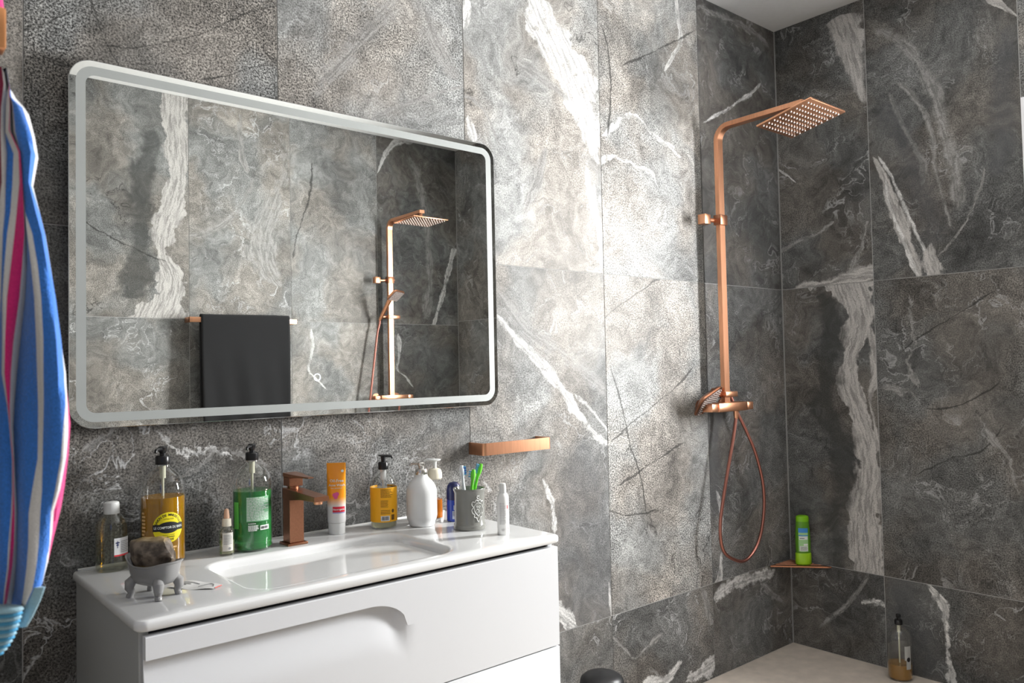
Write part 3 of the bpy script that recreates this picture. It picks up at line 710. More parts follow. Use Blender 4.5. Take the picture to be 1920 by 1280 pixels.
o = MB().box(vx0 + .012, vx1 - .012, -.008, -.0005, vz - .001, vz + .003, .0014, 2); T(o).build('back_lip', CERAMIC, top)
# overflow slot in the rear face of the bowl, waste in the bottom
o = MB(); sl = []
for k in range(24):
    t = 2 * PI * k / 24; ex = .014 if math.cos(t) > 0 else -.014
    sl.append((.546 + ex + .0048 * math.cos(t), .0048 * math.sin(t)))
def slotl(s, dy): return [((.546 + (x - .546) * s), bx[3] - .0155 - z * .42 * s + dy, vz - .030 + z * s) for x, z in sl]
o.loft([slotl(1.12, .004), slotl(1.12, -.0012), slotl(.86, -.0012)], False, False); T(o).build('overflow_rim', STEEL, top)
o = MB(); o.add(slotl(.9, -.0008), [tuple(range(24))]); T(o).build('overflow_slot', GAP, top, False)  # flat dark face painted for the shade inside the slot
o = MB().lathe([(.0, .004), (.018, .004), (.022, .001), (.022, -.002)], 28, (.567, -.30, vz - .098)); T(o).build('drain', COPPER_D, top)

# ================================================================== basin tap
fx, fy = .562, -.098
tap = thing('basin_tap', (fx, fy, vz), 'square copper single-lever tap standing behind the basin', 'tap')
MB().box(-.026, .026, -.026, .026, 0, .006, .0015).build('base_plate', COPPER_D, tap)
MB().box(-.0185, .0185, -.020, .020, .006, .136, .0012, 1).build('column', COPPER_D, tap, True, autos=25)
# spout reaches forward over the bowl, tapering
o = MB(); L = []
for y, w_, z0, z1 in ((.020, .0187, .110, .1375), (-.020, .0187, .110, .137), (-.08, .0187, .1175, .1345), (-.152, .0187, .1205, .1320)):
    L.append([(p[0], y, p[1]) for p in rrect(-w_, w_, z0, z1, .0012, 0, 1)])
o.loft(L).build('spout', COPPER_D, tap, True, autos=25)
MB().lathe([(.0, -.008), (.010, -.008), (.011, 0)], 24, (0, -.134, .1205)).build('aerator', COPPER, tap)
MB().lathe([(.014, 0), (.014, .006)], 24, (0, 0, .137)).build('cartridge_collar', COPPER_D, tap)
MB().box(-.0175, .0175, -.018, .019, .143, .1645, .0012, 1).build('lever_block', COPPER_D, tap, True, autos=25)
o = MB(); L = []
for y, w_, z0, z1 in ((.0195, .0180, .1645, .1745), (-.018, .0180, .1645, .1735), (-.045, .012, .1665, .172), (-.098, .007, .1690, .1718)):
    L.append([(p[0], y, p[1]) for p in rrect(-w_, w_, z0, z1, .001, 0, 1)])
o.loft(L).build('lever', COPPER_D, tap, True, autos=25)

# ================================================================== bottles on the worktop
def pump(parent, z, mat_, r=.0125, spout=.04, ang=-2.2, flat=False, s=1.0):
    o = MB().lathe([(r * .98, 0), (r, .001), (r, .016 * s), (r * .86, .019 * s), (r * .42, .020 * s), (r * .42, .027 * s)], 28, (0, 0, z))
    c_ = o.build('pump_collar', mat_, parent)
    h = MB()
    zt = z + .027 * s
    if flat: h.lathe([(r * .40, -.004), (r * .45, .006), (r * .95, .0085), (r * 1.0, .0105), (0, .012)], 24, (0, 0, zt))
    else: h.lathe([(r * .40, -.004), (r * .58, .002), (r * .62, .009), (r * .5, .012), (0, .0125)], 24, (0, 0, zt))
    a = Vector((math.cos(ang), math.sin(ang), 0))
    p0 = Vector((0, 0, zt + .0065)); h.tube([p0, p0 + a * spout * .6, p0 + a * spout * .92 + Vector((0, 0, -.001)), p0 + a * spout + Vector((0, 0, -.006))], [.0045, .004, .0034, .003], 12)
    h.build('pump_head', mat_, parent)
def diptube(parent, z0, z1, r=.0035, m=None):
    o = MB(); o.lathe([(r * 2.2, z1 - .03), (r * 2.2, z1 - .002)], 16); o.lathe([(r, z0), (r, z1 - .028)], 12)
    o.build('dip_tube', m or WHITEP, parent)
def camang(x, y, extra=0): return math.atan2(-1.9593 - y, -.2993 - x) + math.radians(extra)

def soap_bottle(loc, label, r, h, level, liq, glass, ang):
    """tall round pump bottle: cylinder body, domed shoulder, short neck"""
    t = thing('soap_bottle', loc, label, 'bottle')
    bodyp = [(r * .55, .0), (r * .9, .001), (r, .006), (r, h * .60), (r * .985, h * .655), (r * .90, h * .71), (r * .74, h * .755), (r * .52, h * .79), (r * .36, h * .812), (r * .31, h * .83), (r * .31, h * .85)]
    MB().lathe(bodyp, 48, cap1=False).build('bottle_body', glass, t)
    k = .955; pr = [(r * .5, .003), (r * .88 * k, .004), (r * k, .009)]
    if level <= h * .60: pr += [(r * k, level - .0015), (r * k * .985, level)]
    o = MB().lathe(pr, 40).build('liquid', liq, t)
    pump(t, h * .845, BLACKP, r=r * .33, ang=ang, spout=.034, s=h / .25)
    diptube(t, .012, h * .84, .0030, mat('milky_tube', (.75, .74, .55), rough=.4, trans=.3))
    return t

AMBER = mat('amber_liquid_soap', (.97, .46, .004), rough=.04, trans=.70, ior=1.34, spec=.3)
GREEN = mat('green_liquid_soap', (.06, .46, .11), rough=.05, trans=.62, ior=1.34, spec=.3)
YELLOW = mat('yellow_label', (.86, .72, .01), rough=.5)

# amber soap
ax, ay = .262, -.070; a0 = camang(ax, ay, 14)
am = soap_bottle((ax, ay, vz), 'amber soap pump bottle with a round yellow label behind the soap dish', .0475, .262, .150, AMBER, CLEAR, -2.3)
r = .0475; lc = .086
o = MB(); wrap_disc(o, 0, lc, .0335, .0335, r + .0005, a0); lab = o.build('label', YELLOW, am)
o = MB(); wrap_rect(o, -.0335, .0335, lc - .0075, lc + .0075, r + .0008, a0); wrap_disc(o, 0, lc, .024, .0125, r + .00078, a0); o.build('label_band', INK, lab)
o = MB(); wrap_text(o, 'LE COMPTOIR DU BAIN', .0075, 0, lc, r + .0011, a0, .0001, sx=.78); o.build('label_text', INKW, lab)
o = MB(); wrap_arc_text(o, 'SAVON DE MARSEILLE', .0074, 0, lc, .0275, 2.55, r + .0008, a0, .00015)
wrap_text(o, 'EXTRA PUR', .0042, 0, lc + .0185, r + .0008, a0); wrap_text(o, 'MARSEILLE SOAP', .0034, 0, lc - .0165, r + .0008, a0); wrap_text(o, 'MONOÏ', .0062, 0, lc - .0265, r + .0008, a0, .00015)
wrap_lines(o, -.013, .013, lc - .0225, lc - .0185, 1, r + .0008, a0, 5)
o.build('label_print', INK, lab)
o = MB(); wrap_lines(o, -.064, -.052, .052, .122, 9, r + .0005, a0, 8, .6); wrap_lines(o, -.018, .018, .033, .045, 2, r + .0005, a0, 9, .6)
o.build('side_print', mat('orange_print', (.85, .55, .25), rough=.5), am)

# green soap
gx, gy = .466, -.078; a0 = camang(gx, gy, 10)
gr = soap_bottle((gx, gy, vz), 'green soap pump bottle with white back print beside the tap', .0462, .252, .142, GREEN, CLEAR, -2.3)
r = .0462
o = MB(); wrap_rect(o, -.022, .034, .072, .130, r + .0004, a0, 14); o.build('label', mat('green_white_label', (.22, .50, .27), rough=.5), gr)
o = MB(); wrap_lines(o, -.021, .033, .074, .129, 15, r + .0007, a0, 21, .5); wrap_lines(o, -.018, .006, .050, .064, 4, r + .0006, a0, 4, .8)
wrap_rect(o, .010, .034, .051, .062, r + .0006, a0, 6); wrap_lines(o, -.018, .0, .066, .069, 1, r + .0006, a0, 2, .7)
lab = o.build('label_print', INKW, gr)
o = MB(); wrap_barcode(o, .012, .032, .0535, .0595, r + .0009, a0, 5); o.build('barcode', INK, lab)
o = MB(); wrap_rect(o, -.058, -.042, .055, .118, r + .0004, a0, 6); o.build('front_label', mat('bright_green_label', (.14, .62, .10), rough=.5), gr)

# clear medicine bottle with white screw cap
cx_, cy_ = .160, -.052; a0 = camang(cx_, cy_, 22)
cb_ = thing('medicine_bottle', (cx_, cy_, vz), 'clear half-full bottle with white screw cap and red-striped label', 'bottle')
r = .0325
MB().lathe([(r * .6, 0), (r * .94, .001), (r, .005), (r, .086), (r * .97, .097), (r * .84, .108), (r * .62, .118), (r * .45, .124), (r * .42, .129)], 44, cap1=False).build('bottle_body', CLEAR_Y, cb_)
MB().lathe([(r * .55, .003), (r * .95, .004), (r * .955, .078), (r * .95, .0795)], 40).build('liquid', glassy('clear_liquid', (.965, .97, .93), .02, 1.12, .02), cb_)
o = MB().lathe([(.0160, .122), (.0163, .123), (.0155, .141), (.0148, .146), (.0125, .1475), (0, .148)], 36); o.build('screw_cap', WHITEP, cb_)
o = MB(); wrap_rect(o, -.008, .030, .033, .072, r + .0004, a0, 12); lab = o.build('label', PAPER, cb_)
o = MB(); wrap_rect(o, -.008, .030, .033, .0365, r + .0007, a0, 12); o.build('label_stripe', mat('red_ink', (.75, .05, .06), rough=.5), lab)
o = MB(); wrap_lines(o, .006, .028, .040, .066, 7, r + .0007, a0, 6, .35); o.build('label_print', GREY_INK, lab)
o = MB(); wrap_disc(o, -.001, .062, .0045, .0016, r + .0008, a0); wrap_rect(o, -.0017, -.0003, .051, .066, r + .0008, a0, 2); wrap_disc(o, -.001, .0575, .003, .0014, r + .0008, a0); o.build('label_emblem', mat('navy_ink', (.02, .03, .12), rough=.5), lab)

# dropper bottle
dx, dy_ = .396, -.098; a0 = camang(dx, dy_, 8)
dr = thing('dropper_bottle', (dx, dy_, vz), 'small glass serum bottle with cream dropper cap', 'bottle'); r = .0175
MB().lathe([(r * .7, 0), (r * .96, .001), (r, .004), (r, .054), (r * .93, .060), (r * .6, .066), (r * .5, .068), (r * .5, .071)], 32, cap1=False).build('bottle_body', CLEAR_Y, dr)
MB().lathe([(r * .6, .004), (r * .92, .005), (r * .92, .036)], 28).build('liquid', mat('pale_serum', (.80, .82, .55), rough=.02, trans=.8, ior=1.33), dr)
o = MB(); wrap_rect(o, -.0125, .0125, .012, .054, r + .0004, a0, 8); lab = o.build('label', mat('cream_label', (.72, .69, .63), rough=.6), dr)
o = MB(); wrap_lines(o, -.010, .010, .027, .050, 7, r + .0007, a0, 3, .4); wrap_disc(o, .004, .018, .003, .003, r + .0007, a0); o.build('label_print', GREY_INK, lab)
MB().lathe([(.0102, .067), (.0108, .068), (.0100, .084), (.0070, .085)], 28).build('dropper_collar', CREAMP, dr)
MB().lathe([(.0062, .084), (.0066, .088), (.0055, .101), (.0042, .106), (0, .108)], 24).build('dropper_bulb', mat('peach_rubber', (.78, .48, .33), rough=.5), dr)

# orange face wash tube standing on its cap
tx, ty = .697, -.066
tb = thing('face_wash_tube', (tx, ty, vz), 'orange and white face wash tube standing beside the tap', 'tube', rz=camang(tx, ty) + PI / 2 + math.radians(-8))
TUBE = bpy.data.materials.new('orange_white_tube'); TUBE.use_nodes = True; nt = TUBE.node_tree
tc = node(nt, 'ShaderNodeTexCoord'); sx_ = node(nt, 'ShaderNodeSeparateXYZ'); nt.links.new(tc.outputs['Object'], sx_.inputs[0])
k = maprange(nt, sx_.outputs[2], .066, .098); nt.links.new(mixc(nt, k, (.82, .81, .80), (1.0, .35, .012)), nt.nodes['Principled BSDF'].inputs['Base Color']); nt.nodes['Principled BSDF'].inputs['Roughness'].default_value = .3
L = []
for z, w_, d_ in ((.030, .0228, .0178), (.034, .0235, .0182), (.07, .0238, .0165), (.10, .0240, .0135), (.135, .0242, .009), (.16, .0244, .0045), (.172, .0245, .0014), (.184, .0245, .0012)):
    L.append([(w_ * math.cos(2 * PI * k / 36), d_ * math.sin(2 * PI * k / 36), z) for k in range(36)])
MB().loft(L).build('tube_body', TUBE, tb)
MB().lathe([(.0205, 0), (.0215, .001), (.0222, .029), (.020, .0302)], 36, sx=1.0, sy=.80).build('tube_cap', WHITEP, tb)
def tube_front(z): # depth of the tube's front face at height z on its centre line
    for i in range(7):
        zs = (.030, .034, .07, .10, .135, .16, .172, .184); ds = (.0178, .0182, .0165, .0135, .009, .0045, .0014, .0012)
        if zs[i] <= z <= zs[i + 1]: return ds[i] + (ds[i + 1] - ds[i]) * (z - zs[i]) / (zs[i + 1] - zs[i])
    return .0012
def on_tube(v, cx, cz): return [(cx + x, -tube_front(cz + y) * math.sqrt(max(.05, 1 - ((cx + x) / .0245) ** 2)) - .0006, cz + y) for x, y in v]
def tube_text(mb, s, size, cx, cz, bold=0): v, f_ = text_geo(s, size, bold); mb.add(on_tube(v, cx, cz), f_)
def tube_rect(mb, x0, x1, z0, z1, n=8):
    v = []; f_ = []
    for k in range(n + 1):
        x = x0 + (x1 - x0) * k / n; v += on_tube([(x, z0), (x, z1)], 0, 0)
    for k in range(n): f_.append((2 * k, 2 * k + 2, 2 * k + 3, 2 * k + 1))
    mb.add(v, f_)
o = MB(); tube_text(o, 'Oil-Free', .0105, .002, .138, .0001); tube_text(o, 'Acne Wash', .0088, .002, .127, .0001); tube_text(o, 'PINK GRAPEFRUIT', .0036, .002, .119)
o.add(on_tube([(.0035 * math.cos(t * PI / 8), .0035 * math.sin(t * PI / 8)) for t in range(16)], .0165, .163), [tuple(range(16))]); o.build('tube_print', INKW, tb, False)
o = MB()
for q in range(3): o.add(on_tube([(.0055 * math.cos(t * PI / 6), .0055 * math.sin(t * PI / 6)) for t in range(12)], (-.003, .003, 0)[q], (.102, .104, .097)[q]), [tuple(range(12))])
o.build('fruit_emblem', mat('pink_print', (.80, .10, .30), rough=.4), tb, False)
o = MB(); tube_rect(o, -.008, .022, .058, .072); rb = o.build('red_band', mat('red_print', (.70, .02, .05), rough=.4), tb, False)
o = MB(); v, f_ = text_geo('Neutrogena', .0068, .0001); o.add([(x, y - .0004, z) for x, y, z in on_tube([(a * .85, b_) for a, b_ in v], .007, .065)], f_); o.build('band_text', INKW, rb, False)
o = MB(); tube_rect(o, -.008, .022, .0555, .057); o.build('blue_line', mat('violet_print', (.18, .14, .6), rough=.4), tb, False)

# hand soap with orange wrap label
ox, oy = .829, -.083; a0 = camang(ox, oy, 6); r = .0355
hs = thing('hand_soap_bottle', (ox, oy, vz), 'clear pump bottle with orange wrap label and black pump', 'bottle')
MB().lathe([(r * .6, 0), (r * .93, .0012), (r, .006), (r, .112), (r * .97, .122), (r * .86, .133), (r * .66, .142), (r * .44, .148), (r * .38, .150), (r * .38, .158)], 44, cap1=False).build('bottle_body', CLEAR, hs)
MB().lathe([(r * .5, .003), (r * .9, .004), (r * .95, .009), (r * .95, .105)], 40).build('liquid', mat('straw_soap', (.80, .78, .50), rough=.05, trans=.7, ior=1.34), hs)
o = MB(); wrap_rect(o, -.100, .100, .019, .110, r + .0006, a0, 44); lab = o.build('label', mat('orange_label', (1.0, .47, .01), rough=.45), hs)
o = MB(); wrap_lines(o, -.012, .022, .084, .108, 8, r + .001, a0, 31, .4); wrap_lines(o, -.012, .008, .058, .078, 6, r + .001, a0, 33, .35); wrap_lines(o, -.012, .014, .040, .052, 3, r + .001, a0, 34, .35); wrap_disc(o, .022, .048, .004, .005, r + .001, a0)
wrap_rect(o, .017, .027, .024, .038, r + .001, a0, 4)
o.build('label_print', mat('brown_print', (.16, .07, .01), rough=.5), lab)
o = MB(); wrap_rect(o, -.012, .012, .0225, .036, r + .001, a0, 6); bc = o.build('barcode_panel', PAPER, lab)
o = MB(); wrap_barcode(o, -.009, .009, .0245, .0345, r + .0013, a0, 7); o.build('barcode', INK, bc)
pump(hs, .156, BLACKP, r=.0138, ang=camang(ox, oy, 110), spout=.026, flat=True, s=1.05)
diptube(hs, .012, .158, .0035)

# white ceramic dispenser with metal pump
wx, wy = .917, -.135
wd = thing('ceramic_soap_dispenser', (wx, wy, vz), 'rounded white ceramic soap dispenser with metal pump', 'soap dispenser'); r = .042
MB().lathe([(r * .70, 0), (r * .80, .001), (r * .86, .006), (r * .87, .012), (r * .95, .018), (r, .028), (r, .088), (r * .985, .097), (r * .92, .106), (r * .80, .115), (r * .64, .123), (r * .49, .129), (r * .41, .134), (r * .385, .140)], 52).build('dispenser_body', CERAMIC, wd)
MB().lathe([(.0165, .138), (.0172, .140), (.0172, .149), (.015, .153), (.008, .155), (.0075, .164)], 32).build('pump_collar', STEEL, wd)
o = MB().lathe([(.0085, .160), (.010, .163), (.010, .168), (.007, .171), (0, .172)], 28)
a = camang(wx, wy, -115); p0 = Vector((0, 0, .167)); av = Vector((math.cos(a), math.sin(a), 0))
o.tube([p0, p0 + av * .016, p0 + av * .028 + Vector((0, 0, -.001)), p0 + av * .034 + Vector((0, 0, -.007))], [.0038, .0034, .003, .0028], 12).build('pump_head', STEEL, wd)

# foam pump bottle with orange liquid
px_, py_ = .996, -.085
fb = thing('foam_soap_bottle', (px_, py_, vz), 'clear foam pump bottle with orange liquid behind the white dispenser', 'bottle'); r = .0225
MB().lathe([(r * .7, 0), (r * .97, .001), (r, .005), (r * .98, .055), (r * .86, .085), (r * .72, .105), (r * .7, .120)], 36, cap1=False).build('bottle_body', CLEAR, fb)
MB().lathe([(r * .6, .003), (r * .93, .005), (r * .92, .056)], 32).build('liquid', mat('orange_foam_soap', (.88, .25, .02), rough=.05, trans=.5, ior=1.34), fb)
MB().lathe([(r * .80, .112), (r * .92, .115), (r * .92, .130), (r * .75, .140), (r * .45, .143)], 32).build('pump_collar', CREAMP, fb)
o = MB().lathe([(.0055, .140), (.0058, .158), (.007, .162), (.0175, .1655), (.0178, .168), (0, .1695)], 32)
a = camang(px_, py_, -95); av = Vector((math.cos(a), math.sin(a), 0)); p0 = Vector((0, 0, .167)); o.tube([p0, p0 + av * .022, p0 + av * .030 + Vector((0, 0, -.003))], [.005, .004, .003], 10).build('pump_head', WHITEP, fb)

# navy roll-on
nx, ny = 1.016, -.148; a0 = camang(nx, ny, 8); r = .0205
rl = thing('roll_on_deodorant', (nx, ny, vz), 'navy blue roll-on deodorant beside the grey tumbler', 'deodorant')
MB().lathe([(r * .9, 0), (r, .002), (r, .052), (r * .98, .060)], 36).build('deodorant_body', mat('blue_plastic', (.015, .04, .28), rough=.25), rl)
MB().lathe([(r * 1.02, .0605), (r * 1.03, .062), (r * 1.0, .085), (r * .88, .098), (r * .6, .106), (0, .109)], 36).build('deodorant_cap', mat('navy_plastic', (.008, .012, .07), rough=.3), rl)
o = MB(); wrap_rect(o, -.008, .012, .008, .030, r + .0005, a0, 6); wrap_rect(o, -.004, .010, .033, .046, r + .0005, a0, 6); lab = o.build('label', mat('silver_blue_label', (.42, .46, .58), rough=.4), rl)
o = MB(); wrap_lines(o, -.007, .011, .016, .029, 4, r + .0008, a0, 2, .4); o.build('label_print', INK, lab)

# grey ceramic tumbler with a crest
ux, uy = .984, -.262; a0 = camang(ux, uy, 34); r = .040
GREYC = mat('grey_glazed_ceramic', (.235, .235, .215), rough=.16, spec=.5)
tu = thing('ceramic_tumbler', (ux, uy, vz), 'grey glazed ceramic tumbler with a pale raised crest holding toothbrushes', 'tumbler')
MB().lathe([(r * .9, 0), (r * 1.07, .001), (r * 1.09, .005), (r * 1.05, .009), (r * 1.06, .012), (r * 1.0, .016), (r, .094), (r * 1.05, .099), (r * 1.09, .104), (r * 1.07, .107), (r * .97, .1065), (r * .92, .100), (r * .91, .010), (0, .008)], 56, cap1=False).build('tumbler_body', GREYC, tu)
o = MB()
def crest_line(pts, w=.0009, k=6):
    P = catmull([(x, z, 0) for x, z in pts], k); o.tube([Vector(bend([(p.x, p.y)], r + .0006, a0)[0]) for p in P], w, 6)
for s in (1, -1):
    crest_line([(0, .076), (s * .006, .079), (s * .010, .074), (s * .0165, .075), (s * .018, .067), (s * .014, .061), (s * .0185, .054), (s * .016, .045), (s * .0115, .042), (s * .012, .035), (s * .006, .033), (s * .003, .026), (0, .022)], .0012)
    crest_line([(0, .071), (s * .007, .069), (s * .012, .062), (s * .011, .052), (s * .006, .043), (0, .037)], .0007)
    crest_line([(0, .081), (s * .004, .086), (s * .002, .090), (0, .087)], .001)
crest_line([(-.007, .060), (-.004, .064), (-.003, .058), (0, .063), (.003, .058), (.005, .063), (.008, .059)], .0008)
crest_line([(-.006, .052), (-.002, .055), (.002, .050), (.006, .053)], .0007); crest_line([(-.004, .046), (0, .048), (.004, .045)], .0006)
o.build('crest', mat('pale_crest_glaze', (.60, .60, .57), rough=.3), tu)

# toothbrushes
def toothbrush(foot, topp, colh, colg, brist, label, face):
    t = thing('toothbrush', (ux + foot[0], uy + foot[1], vz + .012), label, 'toothbrush', 'toothbrushes in the tumbler')
    f0 = Vector((0, 0, 0)); t1 = Vector((ux + topp[0], uy + topp[1], vz + topp[2])) - Vector(t.location); d = t1 - f0
    P = [f0 + d * k / 14 for k in range(15)]; rad = [.0036, .005, .0058, .006, .0058, .0056, .0058, .006, .0056, .0046, .0038, .0042, .0066, .0070, .0046]
    MB().tube(P, rad, 12).build('handle', colh, t)
    MB().tube([P[4] + Vector(face) * .0012, P[6] + Vector(face) * .0014, P[8] + Vector(face) * .0012], [.003, .0048, .003], 10).build('grip', colg, t)
    o = MB(); n_ = Vector(face).normalized(); dn = d.normalized(); sd = dn.cross(n_).normalized()
    for k in range(7):
        for q in (-1, 0, 1):
            c0 = f0 + d * (.84 + .022 * k) + sd * (q * .0030) + n_ * .003; o.tube([c0, c0 + n_ * .0085], .0014, 6, m=(k + 1) % 2)
    o.build('bristles', brist, t)
W_ = mat('white_brush_plastic', (.80, .84, .88), rough=.3); BL_ = mat('blue_brush_plastic', (.02, .10, .55), rough=.3); LB_ = mat('light_blue_bristle', (.10, .50, .80), rough=.5); GN_ = mat('green_brush_plastic', (.16, .66, .05), rough=.3); WB_ = mat('white_bristle', (.75, .82, .85), rough=.5)
toothbrush((.004, .018), (-.002, .030, .163), W_, BL_, [BL_, LB_], 'blue and white toothbrush leaning at the left of the tumbler', (.8, -.5, .1))
toothbrush((-.012, -.008), (.010, -.008, .155), GN_, GN_, [LB_, WB_], 'green toothbrush in the middle of the tumbler, bristles to the back', (-.4, .8, .1))
toothbrush((-.006, .012), (.034, -.010, .168), GN_, W_, [LB_, LB_], 'green toothbrush with blue bristles leaning furthest right in the tumbler', (-.8, .3, .3))

# slim white cosmetic bottle
sx0, sy0 = .998, -.385; a0 = camang(sx0, sy0, 5); r = .0162
sb = thing('cosmetic_bottle', (sx0, sy0, vz), 'slim white cosmetic bottle near the right end of the worktop', 'bottle')
MB().lathe([(r * .94, 0), (r, .0015), (r, .085), (r * .97, .094), (r * .82, .101), (r * .58, .105)], 36, sy=.85).build('bottle_body', WHITEP, sb)
MB().lathe([(r * .56, .104), (r * .56, .110), (r * .50, .1275), (r * .40, .129), (0, .1295)], 28).build('bottle_cap', mat('frosted_white_cap', (.74, .75, .74), rough=.35), sb)
o = MB(); wrap_lines(o, -.011, .006, .026, .082, 17, r + .0006, a0, 14, .35); wrap_lines(o, -.006, .002, .010, .016, 2, r + .0006, a0, 15, .6); o.build('label_print', mat('pale_grey_ink', (.52, .50, .50), rough=.6), sb)
o = MB(); wrap_rect(o, .009, .0125, .066, .075, r + .0006, a0, 2); wrap_lines(o, .010, .015, .008, .020, 4, r + .0006, a0, 16, .5); o.build('red_print', mat('red_mark', (.62, .10, .10), rough=.5), sb)

# claw-foot soap dish with a stone-like soap, paper sachet
ex_, ey_ = .166, -.338; rz = math.radians(-63)
sd_ = thing('soap_dish', (ex_, ey_, vz), 'small grey ceramic claw-foot bathtub soap dish', 'soap dish', rz=rz)
DISH = mat('grey_dish_ceramic', (.30, .295, .29), rough=.18)
o = MB(); L = []
def tubring(k, zf, inn=0):
    P = []
    for j in range(40):
        t = 2 * PI * j / 40; ca, sa = math.cos(t), math.sin(t)
        x = .056 * k * (abs(ca) ** .8) * (1 if ca > 0 else -1); y = .036 * k * (abs(sa) ** .85) * (1 if sa > 0 else -1)
        hi = .016 * sstep(.2, 1.0, -x / .056) + .007 * sstep(.2, 1, x / .056)
        P.append((x, y, .026 + (.036 + hi) * zf))
    return P
o.loft([tubring(.45, -.10), tubring(.70, .02), tubring(.84, .25), tubring(.93, .60), tubring(.98, .92), tubring(1.04, .97), tubring(1.05, 1.02), tubring(.98, 1.03), tubring(.90, .9), tubring(.80, .5), tubring(.6, .2)])
o.build('dish_body', DISH, sd_)
for sx2, sy2 in ((1, 1), (1, -1), (-1, 1), (-1, -1)):
    p = [Vector((.030 * sx2, .020 * sy2, .036)), Vector((.036 * sx2, .024 * sy2, .028)), Vector((.037 * sx2, .025 * sy2, .017)), Vector((.034 * sx2, .023 * sy2, .009)), Vector((.036 * sx2, .0245 * sy2, .004)), Vector((.037 * sx2, .025 * sy2, .0))]
    MB().tube(p, [.008, .0105, .0085, .0062, .0068, .0062], 14).build('foot', DISH, sd_)
st_ = thing('stone_soap', (ex_, ey_, vz + .052), 'rough brown and gold block of soap heaped in the claw-foot dish', 'soap', rz=rz)
SOAPM = bpy.data.materials.new('marbled_brown_soap'); SOAPM.use_nodes = True; nt = SOAPM.node_tree; bs = nt.nodes['Principled BSDF']
tc = node(nt, 'ShaderNodeTexCoord'); n1 = noise(nt, tc.outputs['Object'], 38, 6, .6).outputs[0]; n2 = noise(nt, tc.outputs['Object'], 16, 4).outputs[0]; sz = node(nt, 'ShaderNodeSeparateXYZ'); nt.links.new(tc.outputs['Object'], sz.inputs[0])
c1 = mixc(nt, maprange(nt, n1, .38, .62), (.055, .040, .030), (.24, .19, .145))
zz = mth(nt, 'ADD', sz.outputs[2], mth(nt, 'MULTIPLY', mth(nt, 'SUBTRACT', n2, .5), .010))
low = maprange(nt, zz, .004, .013, 1, 0); hi = maprange(nt, zz, .050, .062)
c1 = mixc(nt, mth(nt, 'MULTIPLY', mth(nt, 'MAXIMUM', low, hi), .8), c1, (.42, .27, .06)); nt.links.new(c1, bs.inputs['Base Color']); bs.inputs['Roughness'].default_value = .42
bm = bmesh.new(); bmesh.ops.create_icosphere(bm, subdivisions=4, radius=1)
rgs = random.Random(5); cuts = [(Vector((rgs.gauss(0, 1), rgs.gauss(0, 1), rgs.gauss(0, .7))).normalized(), rgs.uniform(.66, .92)) for _ in range(26)]
from mathutils import noise as mnoise
for v in bm.verts:
    p = v.co.copy()
    for n_, d_ in cuts:
        q = p.dot(n_)
        if q > d_: p -= n_ * (q - d_) * .92
    p += p.normalized() * mnoise.noise(p * 4.0) * .06
    top_t = .006 * math.sin(p.x * 3)
    v.co = Vector((p.x * (.050 + .012 * sstep(-.4, .5, p.z)), p.y * (.032 + .008 * sstep(-.4, .5, p.z)), (p.z + .62) * .041 + (.012 * -p.x) * sstep(-.2, .8, p.z)))
bm.verts.index_update()
o = MB().add([v.co.copy() for v in bm.verts], [[v.index for v in f_.verts] for f_ in bm.faces]); bm.free()
o.build('soap_block', SOAPM, st_, True, autos=30)

sa = thing('paper_sachet', (.250, -.325, vz), 'flat white printed paper sachet lying beside the soap dish', 'sachet', rz=math.radians(-58))
o = MB(); nx_, ny_ = 12, 5; v = []; f_ = []
for i in range(nx_ + 1):
    for j in range(ny_ + 1):
        u_ = i / nx_; w2 = j / ny_ - .5; wd_ = .036 * (1 - .45 * sstep(.55, 1, u_)); v.append((-.048 + .100 * u_, w2 * wd_ * 1.5, .0012 + .0025 * math.sin(u_ * PI) * (1 - 4 * w2 * w2) + .0012 * math.sin(u_ * 9)))
for i in range(nx_):
    for j in range(ny_): a = i * (ny_ + 1) + j; f_.append((a, a + ny_ + 1, a + ny_ + 2, a + 1))
k = len(v); v += [(p[0], p[1], .0002) for p in v]; f_ += [tuple(x + k for x in q) for q in f_]
o.add(v, f_); sp_ = o.build('sachet_paper', mat('sachet_white', (.74, .73, .71), rough=.5), sa)
def sz_(x, y): u_ = (x + .048) / .1; w2 = y / (.036 * 1.5 * (1 - .45 * sstep(.55, 1, u_))); return .0012 + .0025 * math.sin(u_ * PI) * (1 - 4 * w2 * w2) + .0012 * math.sin(u_ * 9) + .0007
o = MB()
for pts in ([(.014, -.012), (.020, -.002), (.026, .010)], [(.026, .010), (.036, .006), (.043, -.004)], [(-.036, .006), (-.012, .008), (.004, .004)], [(-.03, -.004), (-.012, -.002)], [(-.034, -.010), (-.018, -.009)]):
    o.tube([Vector((p.x, p.y, sz_(p.x, p.y))) for p in catmull([(a, b_, 0) for a, b_ in pts], 6)], .0006, 6)
o.build('sachet_print', GREY_INK, sa)
o = MB(); o.tube([Vector((.0512, y, sz_(.0512, y) - .0003)) for y in (-.010, -.005, 0, .005, .010)], .0009, 6); o.build('red_edge', mat('red_sachet_edge', (.7, .08, .05), rough=.5), sa)

